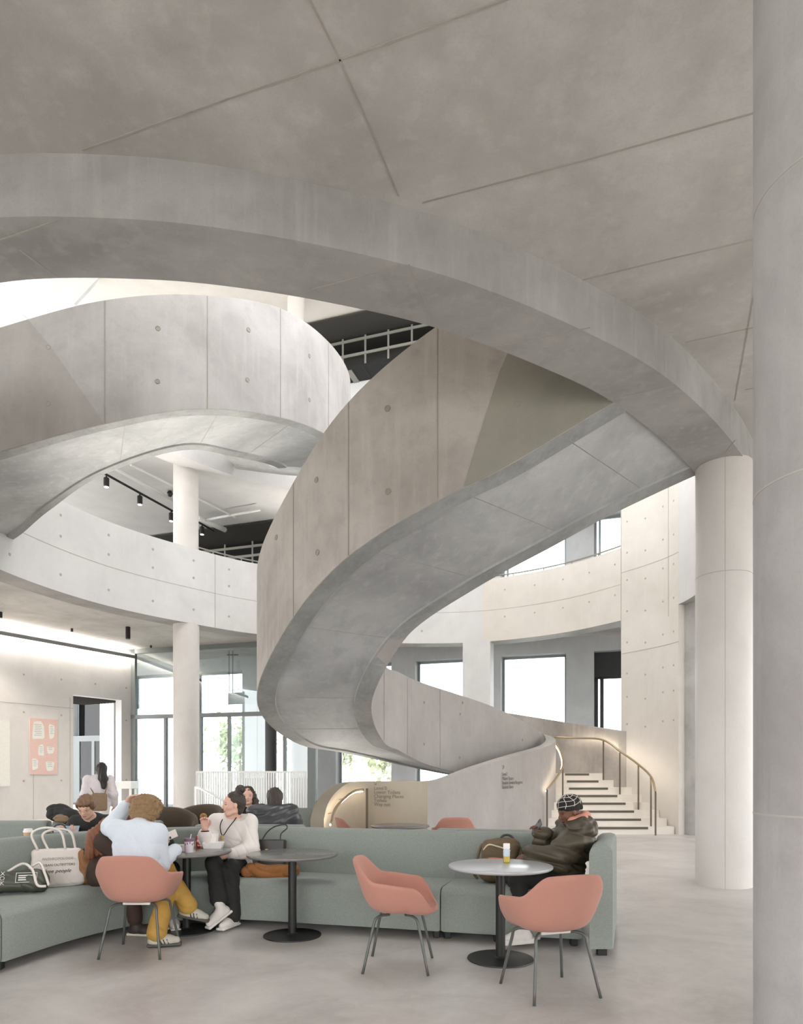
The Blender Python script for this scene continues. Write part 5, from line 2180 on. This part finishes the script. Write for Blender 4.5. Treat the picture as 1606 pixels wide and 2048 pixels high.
# ---- person walking through the hall
root, P, RH, J = person('person with long dark hair in pale clothes walking towards the lobby door', dict(
    pelvis=(-5.56, 12.6, .93), chest=(-5.58, 12.58, 1.22), neck=(-5.57, 12.6, 1.38), head=(-5.545, 12.62, 1.505), look=(-.45, .88, -.12), front=(-.4, .9), hs=.98,
    shL=(-5.74, 12.50, 1.32), shR=(-5.42, 12.66, 1.32), elL=(-5.80, 12.50, 1.05), elR=(-5.34, 12.64, 1.05), wrL=(-5.80, 12.68, .90), wrR=(-5.36, 12.74, .85),
    handL=dict(d=(0, .3, -.9), n=(1, 0, 0), side=1, curl=.4), handR=dict(d=(0, .3, -.9), n=(-1, 0, 0), side=-1, curl=.4),
    hipL=(-5.64, 12.57, .88), hipR=(-5.48, 12.63, .88), knL=(-5.70, 12.82, .50), knR=(-5.50, 12.60, .48), anL=(-5.72, 12.82, .10), anR=(-5.40, 12.30, .16), toeL=(-.4, .9, 0), toeR=(-.4, .8, -.4)),
    dict(skin='skin_mid', top=dict(mat='cloth_lilac', g=.03, disp=wrinkle(.005), name='cardigan'), legs=dict(mat='cloth_white'), shoe=dict(mat='shoe_white', sole='shoe_sole')), res=.010, face=False)
h = Sdf().ell(P(-.03, 0, .03), (.108, .095, .11), RH).chain([P(-.07, 0, -.02), P(-.10, -.02, -.18), P(-.12, -.03, -.34)], [.08, .075, .04], .04)
sdf_obj('hair', h, .008, 'hair_black', root, strands(.004, 120))
wb_ = empty('shoulder_bag', (-5.50, 12.43, .78))
tag(wb_, 'brown canvas bag on the back of the walking person', 'bag')
plain('canvas_brown', rgb(134, 112, 88), .85, bump=.2)
s = Sdf().box(np.array((-5.50, 12.43, .92)), (.13, .055, .16), .04, frame((.4, -.9, 0))[[1, 0, 2]])
sdf_obj('pouch', s, .01, 'canvas_brown', wb_, wrinkle(.004))
MB().tube(catmull(np.array([(-.10, 0, .28), (-.22, .06, .52), (-.1, .16, .62), (.08, .12, .5), (.1, 0, .28)]), 5), .012, 6).build('strap', 'canvas_brown', wb_, True)

# ---- person in a beanie and olive puffer on the short module
root, P, RH, J = person('person in a dark olive puffer coat and patterned beanie looking at a phone', dict(
    pelvis=(1.40, 6.06, .565), chest=(1.535, 6.07, .84), neck=(1.535, 6.05, .995), head=(1.475, 6.02, 1.118), look=(-.93, -.22, -.33), front=(-1, -.12), hs=1.02,
    shL=(1.545, 5.89, .925), shR=(1.53, 6.25, .925), elL=(1.36, 5.83, .735), elR=(1.36, 6.30, .74), wrL=(1.11, 5.84, .745), wrR=(1.26, 6.11, .90),
    handL=dict(d=(-.95, .1, -.12), n=(0, .3, -.9), side=1, curl=.4), handR=dict(d=(-.55, -.15, .75), n=(-.6, -.2, -.5), side=1, curl=.7),
    knL=(1.00, 5.86, .53), knR=(1.00, 6.04, .53), anL=(1.02, 5.68, .145), anR=(1.10, 5.82, .145), toeL=(-.93, -.3, 0), toeR=(-.9, -.3, 0)),
    dict(skin='skin_deep', lip='lip_deep', top=dict(mat='puffer_olive', g=.062, w=1.12, disp=quilts(.016, 24, .2, (.25, 0)), collar=.05, sleeve=.94, name='puffer_coat'),
         legs=dict(mat='cloth_black', g=.02, len=.62), shoe=dict(mat='shoe_white', sole='shoe_white', high=.13, chunk=.012, lace='shoe_sole')), res=.006)
h = Sdf().ell(P(-.022, 0, .052), (.112, .098, .090), RH).seg(P(-.09, .03, .0), P(-.09, -.03, .0), .03, .03, .03)
cutp, cutn = P(0, 0, .004), RH[2] * 1.0 + RH[0] * -.25
bn = sdf_obj('beanie', h, .005, 'knit_black', root, curls(.0015, 160), lambda X, Y, Z: -((X - cutp[0]) * cutn[0] + (Y - cutp[1]) * cutn[1] + (Z - cutp[2]) * cutn[2]))
loc = np.array(root.location)


def on_beanie(az, el):
    d_ = np.array((math.cos(el) * math.cos(az), math.cos(el) * math.sin(az), math.sin(el)))
    t_ = 1.0 / math.sqrt((d_[0] / .1115) ** 2 + (d_[1] / .0975) ** 2 + (d_[2] / .0895) ** 2)
    return P(-.022 + d_[0] * t_, d_[1] * t_, .052 + d_[2] * t_) - loc


m = MB()
for el in (.05, .48, .92):
    m.tube([on_beanie(a, el + .06 * math.sin(3 * a)) for a in np.linspace(0, 2 * math.pi, 40)[:-1]], .0028, 5, closed=True)
for az in np.arange(0, 6.2, .78):
    m.tube([on_beanie(az + .12 * math.sin(5 * e), e) for e in np.linspace(-.1, 1.45, 12)], .0028, 5)
m.build('beanie_stitching', 'stitch_white', bn, True)
s = Sdf()
s.chain([J['neck'] + np.array(q) for q in ((-.055, -.085, .045), (.05, -.085, .065), (.095, 0, .075), (.05, .085, .065), (-.055, .085, .045))], [.028, .036, .040, .036, .028], .03)
sdf_obj('hoodie_collar', s, .006, 'hood_pink', root, wrinkle(.003, 40))
s = Sdf()
s.ell(J['neck'] + np.array((.125, 0, -.035)), (.075, .14, .085), None, .03).chain([J['neck'] + np.array(q) for q in ((-.07, -.10, .005), (.04, -.12, .03), (.10, -.05, .04))], [.035, .045, .05], .04)
s.chain([J['neck'] + np.array(q) for q in ((-.07, .10, .005), (.04, .12, .03), (.10, .05, .04))], [.035, .045, .05], .04)
sdf_obj('coat_hood', s, .007, 'puffer_olive', root, quilts(.006, 30))


# phones
def phone(loc, rot, label, case):
    p = empty('phone', loc)
    p.rotation_euler = rot
    tag(p, label, 'phone', 'phones in hands')
    MB().box((0, 0, 0), (.074, .009, .150), 0, .004).build('case', case, p)
    MB().box((0, -.0052, 0), (.066, .001, .140)).build('screen', 'screen_dark', p)
    MB().box((.020, .0052, .052), (.022, .002, .026)).build('camera_bump', 'black_metal', p)


plain('screen_dark', rgb(60, 64, 70), .15)
plain('case_slate', rgb(92, 94, 98), .4)
plain('case_white', rgb(220, 212, 208), .4)
phone((1.205, 6.075, .972), (math.radians(18), math.radians(-42), math.radians(95)), 'grey phone held by the beanie wearer', 'case_slate')
phone((-2.150, 6.40, .875), (math.radians(115), math.radians(70), math.radians(10)), 'white phone held over the crowded table', 'case_white')
# ------------------------------------------------------------------ bags, drinks and small things
plain('canvas_cream', rgb(226, 218, 210), .9, noise=.05, nscale=120, bump=.2)
plain('nylon_green', rgb(74, 76, 66), .45, noise=.2, nscale=30)
plain('print_white', rgb(222, 220, 214), .7)
plain('print_grey', rgb(150, 142, 138), .8)
plain('print_black', rgb(60, 56, 56), .8)
plain('leather_tan', rgb(146, 98, 54), .5, noise=.2)
plain('leather_black', rgb(46, 42, 36), .38)
plain('suede_orange', rgb(150, 98, 52), .85, noise=.2, bump=.2)
plain('canvas_olive', rgb(104, 88, 66), .85, noise=.15, nscale=60, bump=.2)
plain('zip_coral', rgb(206, 112, 88), .6)
plain('zip_cream', rgb(206, 192, 168), .6)
plain('paper_white', rgb(238, 234, 230), .7)
plain('kraft', rgb(196, 162, 128), .8)
plain('can_red', rgb(206, 62, 54), .35, .2)
plain('can_silver', rgb(190, 190, 190), .3, .8)
plain('straw_red', rgb(196, 96, 84), .6)
plain('berry_red', rgb(122, 52, 58), .5, noise=.3)
plain('shake_pink', rgb(226, 214, 220), .4, noise=.05)
plain('shake_purple', rgb(120, 92, 108), .4)
plain('oil_yellow', rgb(198, 176, 82), .25)
plain('label_blue', rgb(196, 206, 216), .5)


def R_face(nx, ny, tilt=0.0):
    """rows: right, outward normal, up for an upright face looking along (nx, ny)"""
    n = unit((nx, ny, tilt))
    r = unit(np.cross(n, (0, 0, 1)))
    r = -r
    u = np.cross(n, r)
    return np.stack([r, n, u if u[2] > 0 else -u])


def face_text(root, org, B, lines):
    """flat print on a face: rows B = right, normal, up"""
    rot = Matrix(((B[0][0], B[2][0], B[1][0]), (B[0][1], B[2][1], B[1][1]), (B[0][2], B[2][2], B[1][2])))
    if rot.determinant() < 0:
        rot = Matrix(((-B[0][0], B[2][0], B[1][0]), (-B[0][1], B[2][1], B[1][1]), (-B[0][2], B[2][2], B[1][2])))
    e = rot.to_euler()
    for txt, x, z, size, mat, shear in lines:
        p = org + B[0] * x + B[2] * z - np.array(root.location)
        lettering('print', txt, size, mat, root, tuple(p), e, 'CENTER', shear, .0008)


# white tote
t = empty('tote_bag', (-3.07, 6.08, .45))
tag(t, 'cream canvas tote bag with printed lettering leaning on the sofa back', 'bag')
c = np.array((-3.07, 6.08, .615))
B = R_face(.38, -.92, .25)
s = Sdf().box(c, (.205, .040, .165), .035, B, .02).ell(c - B[2] * .09, (.19, .062, .085), B, .05)
s.box(c + B[0] * .10 - B[2] * .11, (.13, .05, .05), .03, B, .03)
sdf_obj('pouch', s, .007, 'canvas_cream', t, wrinkle(.003, 17, 2.1))
for dx, dn in ((-.10, .035), (-.02, -.03)):
    pts = [c + B[0] * (dx - .05) + B[1] * dn + B[2] * .15, c + B[0] * (dx - .10) + B[1] * dn + B[2] * .30, c + B[0] * (dx - .02) + B[1] * dn * 1.5 + B[2] * .345, c + B[0] * (dx + .12) + B[1] * dn + B[2] * .32, c + B[0] * (dx + .17) + B[1] * dn + B[2] * .15]
    MB().tube(catmull(np.array(pts) - np.array(t.location), 6), .011, 6).build('handle', 'canvas_cream', t, True)
face_text(t, c + B[1] * .072 + B[0] * .012, B, [('ANTHROPOLOGIE', 0, .055, .030, 'print_grey', 0), ('URBAN OUTFITTERS', 0, .0, .030, 'print_black', 0), ('free people', 0, -.058, .046, 'print_black', .35)])

# dark printed bag lying on the seat
t = empty('shopping_bag', (-3.19, 5.72, .45))
tag(t, 'dark green bag with white print and cream straps lying on the sofa seat', 'bag')
c = np.array((-3.19, 5.72, .545))
B = R_face(.25, -.97, .45)
s = Sdf().box(c, (.205, .07, .085), .055, B, .02).ell(c + B[0] * .1, (.11, .08, .09), B, .04)
sdf_obj('pouch', s, .007, 'nylon_green', t, wrinkle(.005, 30, .7))
sf = c + B[1] * .082
m = MB()
for x0, x1, z0, z1 in ((-.02, .14, .046, .050), (-.02, .14, -.034, -.030), (-.02, -.016, -.034, .05), (.136, .14, -.034, .05), (.0, .12, .02, .03), (.0, .10, .002, .012), (.0, .11, -.016, -.006)):
    pp = [sf + B[0] * x + B[2] * z - np.array(t.location) for x, z in ((x0, z0), (x1, z0), (x1, z1), (x0, z1))]
    m.add([q + B[1] * .002 for q in pp] + [q - B[1] * .004 for q in pp], [(0, 1, 2, 3), (0, 1, 5, 4), (1, 2, 6, 5), (2, 3, 7, 6), (3, 0, 4, 7)])
m.build('print_block', 'print_white', t)
face_text(t, sf + B[0] * -.12, B, [('X', 0, .03, .05, 'print_white', 0), ('O', .0, -.01, .05, 'print_white', 0), ('K', .005, -.05, .05, 'print_white', 0)])
for pts in ([(-.10, .03, .08), (.02, .06, .135), (.10, .085, .07), (.16, .10, -.07), (.22, .09, -.075)], [(.06, .03, .10), (.14, .06, .14), (.20, .08, .03), (.24, .09, -.07)]):
    P3 = [c + B[0] * a + B[1] * b + B[2] * d - np.array(t.location) for a, b, d in pts]
    MB().tube(catmull(np.array(P3), 6), .011, 6).build('strap', 'canvas_cream', t, True)

# brown leather bag beside the auburn haired person
t = empty('leather_bag', (-2.90, 6.18, .45))
tag(t, 'tan and dark leather bag squeezed between the tote and the dark coat', 'bag')
c = np.array((-2.83, 6.20, .61))
B = R_face(.6, -.8, .1)
s = Sdf().box(c, (.10, .055, .155), .04, B, .02).ell(c - B[2] * .06, (.105, .075, .10), B, .03)
sdf_obj('pouch', s, .007, 'leather_tan', t, wrinkle(.004, 24, 1.7))
s = Sdf().ell(c + B[2] * .10, (.10, .066, .075), B, .02)
fl = sdf_obj('flap', s, .007, 'leather_black', t)
MB().tube(catmull(np.array([c + B[0] * a + B[1] * b + B[2] * d - np.array(t.location) for a, b, d in ((-.05, .07, -.10), (-.01, .085, .05), (.03, .06, .17), (.06, 0, .2), (.09, -.02, .1))]), 6), .009, 6).build('strap', 'suede_orange', t, True)

# black handbag
t = empty('handbag', (-1.30, 6.86, .45))
tag(t, 'small black handbag with a tall looped handle on the sofa seat', 'bag')
c = np.array((-1.30, 6.86, .62))
B = R_face(-.1, -1, .12)
s = Sdf().box(c, (.135, .05, .165), .018, B, .02)
sdf_obj('pouch', s, .007, 'leather_black', t)
s = Sdf().box(c + B[2] * .09 + B[1] * .045, (.132, .014, .075), .012, B, .01)
fl = sdf_obj('flap', s, .006, 'leather_black', t)
MB().box(tuple(c + B[1] * .066 + B[2] * .045 + B[0] * -.04 - np.array(t.location)), (.026, .012, .045)).build('clasp', 'pendant_gold', t)
for dn in (.02,):
    P3 = [c + B[0] * a + B[1] * dn + B[2] * d - np.array(t.location) for a, d in ((-.11, .15), (-.05, .24), (.03, .295), (.14, .31), (.15, .28), (.09, .22), (.085, .15))]
    MB().tube(catmull(np.array(P3), 6), .007, 8).build('handle', 'leather_black', t, True)

# coat on the seat
t = empty('folded_coat', (-1.28, 6.68, .45))
tag(t, 'rust brown coat lying crumpled on the sofa seat behind the empty table', 'coat')
c = np.array((-1.28, 6.66, .49))
s = Sdf().box(c, (.27, .13, .035), .03, frame((1, .05, .0))).ell(c + np.array((-.17, -.03, .03)), (.10, .10, .05), None, .05).ell(c + np.array((.10, .02, .025)), (.14, .09, .04), None, .05).ell(c + np.array((-.04, -.11, -.005)), (.08, .07, .04), None, .04)
sdf_obj('cloth', s, .008, 'suede_orange', t, wrinkle(.012, 22, .9))

# backpack
t = empty('backpack', (.905, 6.27, .45))
tag(t, 'olive brown backpack with a coral zip standing on the sofa seat', 'bag')
c = np.array((.905, 6.27, .645))
B = R_face(-.18, -.98, .22)
s = Sdf().box(c, (.165, .085, .185), .06, B, .03).ell(c + B[0] * .04 + B[2] * .14, (.14, .10, .075), B, .05).ell(c - B[2] * .12, (.19, .12, .075), B, .05)
sdf_obj('main_pouch', s, .007, 'canvas_olive', t, wrinkle(.006, 20, .3))
s = Sdf().box(c + B[1] * .09 - B[2] * .06, (.14, .035, .085), .03, B, .02)
fp = sdf_obj('front_pocket', s, .007, 'canvas_olive', t)
lo = np.array(t.location)


def on_bag(a, b, d):
    return c + B[0] * a + B[1] * b + B[2] * d - lo


MB().tube(catmull(np.array([on_bag(-.16, .085, .0), on_bag(-.06, .125, .01), on_bag(.04, .128, .0), on_bag(.13, .12, -.03)]), 5), .009, 6).build('zip', 'zip_coral', fp, True)
MB().tube(catmull(np.array([on_bag(-.15, .07, .09), on_bag(-.10, .10, .135), on_bag(-.02, .105, .12), on_bag(.10, .105, .085)]), 5), .008, 6).build('zip', 'zip_cream', t, True)
for x in (-.07, -.04):
    MB().box(tuple(on_bag(x, .135, -.01)), (.012, .008, .03)).build('zip_pull', 'zip_cream', fp)
MB().tube(catmull(np.array([on_bag(.0, .0, .20), on_bag(.03, .0, .235), on_bag(.09, .0, .235), on_bag(.13, .0, .19)]), 5), .011, 8).build('grab_handle', 'leather_black', t, True)
for sx in (-1, 1):
    MB().tube(catmull(np.array([on_bag(sx * .12, -.04, .17), on_bag(sx * .17, .0, .14), on_bag(sx * .21, .02, .0), on_bag(sx * .235, .03, -.12), on_bag(sx * .2, .02, -.17)]), 5), .014, 6).build('shoulder_strap', 'canvas_olive', t, True)

# things by the reader
t = empty('draped_coat', (-4.02, 8.10, .88))
tag(t, 'black coat with a fur trim heaped on the sofa back beside the reader', 'coat')
c = np.array((-4.0, 8.08, .95))
s = Sdf().ell(c, (.20, .10, .085), None, .04).ell(c + np.array((-.08, .02, .07)), (.13, .08, .06), None, .04).ell(c + np.array((.12, -.06, -.02)), (.12, .08, .09), None, .04)
sdf_obj('cloth', s, .009, 'cloth_black', t, wrinkle(.010, 26, 2.5))
s = Sdf().ell(c + np.array((.06, -.10, -.03)), (.13, .055, .05), None, .03)
sdf_obj('fur_trim', s, .008, 'canvas_brown', t, curls(.006, 120))
t = empty('black_bag', (-3.40, 6.80, .735))
tag(t, 'black bag with a looped handle on the table in front of the reader', 'bag')
s = Sdf().box((-3.40, 6.80, .80), (.14, .06, .06), .03, frame((1, .2, 0)), .02)
sdf_obj('pouch', s, .008, 'leather_black', t, wrinkle(.004, 30))
MB().tube(catmull(np.array([(-.08, 0, .11), (-.05, 0, .19), (.03, 0, .20), (.08, 0, .11)]), 5), .007, 6).build('handle', 'leather_black', t, True)
cu = empty('paper_cup', (-3.62, 6.62, .735))
tag(cu, 'kraft paper coffee cup with a white lid behind the sofa back', 'cup')
smooth_by_angle(MB().lathe([(.029, 0), (.042, .145)], n=24).build('cup_body', 'kraft', cu), 40)
smooth_by_angle(MB().lathe([(.044, .143), (.046, .150), (.045, .158), (.040, .162), (.038, .176), (.034, .178)], n=24).build('lid', 'paper_white', cu), 40)

# --- on the crowded table
TZ = .735
c1 = empty('drink_can', (-1.955, 6.60, TZ))
tag(c1, 'red drink can with a striped straw on the crowded table', 'can')
smooth_by_angle(MB().lathe([(.024, 0), (.031, .008), (.032, .014), (.032, .098), (.026, .112)], n=24).build('can_body', 'can_red', c1), 40)
smooth_by_angle(MB().lathe([(.026, .1115), (.027, .114), (.024, .113), (0.0, .111)], n=24).build('can_lid', 'can_silver', c1), 40)
for q in range(6):
    a, b_ = q / 6, (q + .9) / 6
    pa, pb = Vector((.006, -.004, .10)), Vector((.042, -.015, .205))
    MB().tube([pa.lerp(pb, a), pa.lerp(pb, b_)], .0042, 6).build('straw', 'straw_red' if q % 2 else 'paper_white', c1)
m = MB()
for k in range(7):
    a = -1.9 + k * .13
    m.box((.0325 * math.cos(a), .0325 * math.sin(a), .060 + .012 * math.sin(k * .9)), (.004, .006, .014), a)
m.build('script_mark', 'paper_white', c1)
c2 = empty('shake_cup', (-1.92, 6.17, TZ))
tag(c2, 'clear tumbler of pale pink drink with purple top on the crowded table', 'cup')
smooth_by_angle(MB().lathe([(.034, 0), (.037, .004), (.044, .105)], n=24).build('drink', 'shake_pink', c2), 40)
smooth_by_angle(MB().lathe([(.0445, .100), (.046, .125), (.042, .128), (.030, .122), (0, .120)], n=24).build('rim_froth', 'shake_purple', c2), 40)
MB().tube([(.005, 0, .1), (.02, .0, .165)], .004, 6).build('straw', 'paper_white', c2)
m = MB()
for k in range(12):
    a = k * .52
    m.box((.043 * math.cos(a), .043 * math.sin(a), .083 + .008 * math.sin(k * 2.1)), (.003, .008, .018), a)
m.build('drip', 'shake_purple', c2)
c3 = empty('berry_pot', (-2.02, 6.14, TZ))
tag(c3, 'small pot of dark red berries on the crowded table', 'pot')
smooth_by_angle(MB().lathe([(.030, 0), (.034, .004), (.038, .060)], n=20).build('pot', 'berry_red', c3), 40)
for k in range(8):
    a = k * .8
    bm_ = MB().lathe([(0, -.012), (.009, -.007), (.012, 0), (.009, .008), (0, .011)], (.018 * math.cos(a) * (k % 3) / 1.5, .018 * math.sin(a) * (k % 3) / 1.5, .064), 8).build('berry', 'berry_red', c3, True)
c4 = empty('food_box', (-1.80, 6.53, TZ))
tag(c4, 'white takeaway food box with its lid open on the crowded table', 'box')


def tray(m, w, d, h, z=0, wall=.004, fl=.85):
    o_ = [(-w * fl, -d * fl, z), (w * fl, -d * fl, z), (w * fl, d * fl, z), (-w * fl, d * fl, z), (-w, -d, z + h), (w, -d, z + h), (w, d, z + h), (-w, d, z + h)]
    i_ = [(x * (1 - wall / w), y * (1 - wall / d), zz + (wall if k < 4 else 0)) for k, (x, y, zz) in enumerate(o_)]
    f = [(3, 2, 1, 0), (0, 1, 5, 4), (1, 2, 6, 5), (2, 3, 7, 6), (3, 0, 4, 7)]
    m.add(o_ + i_, f + [tuple(8 + k for k in reversed(q)) for q in f] + [(4, 5, 13, 12), (5, 6, 14, 13), (6, 7, 15, 14), (7, 4, 12, 15)])


m = MB()
tray(m, .095, .07, .055)
o = m.build('tray', 'paper_white', c4)
m = MB()
tray(m, .095, .07, .022)
o2 = m.build('lid', 'paper_white', c4)
o2.location = (-.07, .085, .075)
o2.rotation_euler = (math.radians(72), 0, .1)
o.rotation_euler = (0, 0, .1)
c5 = empty('paper_napkin', (-2.14, 6.03, TZ))
tag(c5, 'crumpled cream paper napkin at the edge of the crowded table', 'napkin')
s = Sdf().ell((-2.14, 6.05, TZ + .022), (.05, .035, .02), None, .02).ell((-2.11, 6.04, TZ + .03), (.025, .03, .022), None, .02)
sdf_obj('paper', s, .005, 'paper_cream', c5, wrinkle(.006, 60, 1.0))
c6 = empty('snack_tray', (-2.03, 6.30, TZ))
tag(c6, 'white snack tray behind the berry pot', 'tray')
m = MB()
tray(m, .06, .045, .055)
m.build('tray', 'paper_white', c6)

# bottle on the pale lit table
bt = empty('small_bottle', (.845, 5.49, TZ))
tag(bt, 'small bottle of yellow drink with a white cap on the pale lit table', 'bottle')
smooth_by_angle(MB().lathe([(.022, 0), (.026, .004), (.027, .05)], n=24).build('drink', 'oil_yellow', bt), 40)
smooth_by_angle(MB().lathe([(.027, .050), (.0275, .095), (.024, .108), (.0245, .112)], n=24).build('label', 'label_blue', bt), 40)
smooth_by_angle(MB().lathe([(.026, .110), (.027, .114), (.027, .148), (.024, .152)], n=24).build('cap', 'paper_white', bt), 40)

# white high table in the entrance hall
ht = empty('high_table', (-8.55, 20.6, 0))
tag(ht, 'white high table standing by the lobby opening', 'table')
MB().box((0, 0, 1.08), (1.0, .5, .22), 0, .01).build('table_top', 'white_metal', ht)
for sx in (-1, 1):
    for sy in (-1, 1):
        MB().box((sx * .45, sy * .2, .49), (.06, .06, .98)).build('leg', 'white_metal', ht)

# pale street trees outside
plain('bark_pale', rgb(150, 142, 130), .9)
plain('leaf_pale', rgb(176, 180, 150), .8, noise=.25, nscale=6)


def street_tree(x, y, h, r, label, seed):
    t = empty('street_tree', (x, y, -.35))
    tag(t, label, 'tree', 'trees on the street')
    q = random.Random(seed)
    m = MB().tube([(0, 0, 0), (.05, 0, h * .3), (0, .05, h * .62)], [.16, .12, .06], 8)
    for k in range(7):
        a = q.random() * 6.28
        m.tube([(0, 0, h * (.3 + .05 * k)), (r * .6 * math.cos(a), r * .6 * math.sin(a), h * (.5 + .06 * k))], [.05, .02], 5)
    m.build('trunk', 'bark_pale', t)
    m = MB()
    for k in range(900):
        u, v, w = q.gauss(0, .42), q.gauss(0, .42), q.gauss(0, .38)
        c = Vector((u * r, v * r, h * .68 + w * h * .32))
        n = Vector((q.gauss(0, 1), q.gauss(0, 1), q.gauss(0, 1))).normalized()
        s_ = n.orthogonal().normalized()
        w_ = n.cross(s_)
        e = .16 + .1 * q.random()
        m.add([c + s_ * e, c + w_ * e * .6, c - s_ * e, c - w_ * e * .6], [(0, 1, 2, 3)])
    o = m.build('foliage', 'leaf_pale', t)
    o['kind'] = 'stuff'


street_tree(-9.5, 40.0, 5.2, 2.4, 'pale street tree seen through the glass doors', 3)
street_tree(-4.2, 46.0, 5.0, 2.2, 'pale street tree seen beside the slim dark column', 5)
street_tree(-.6, 38.0, 4.4, 1.8, 'pale street tree seen through the window under the stair', 8)
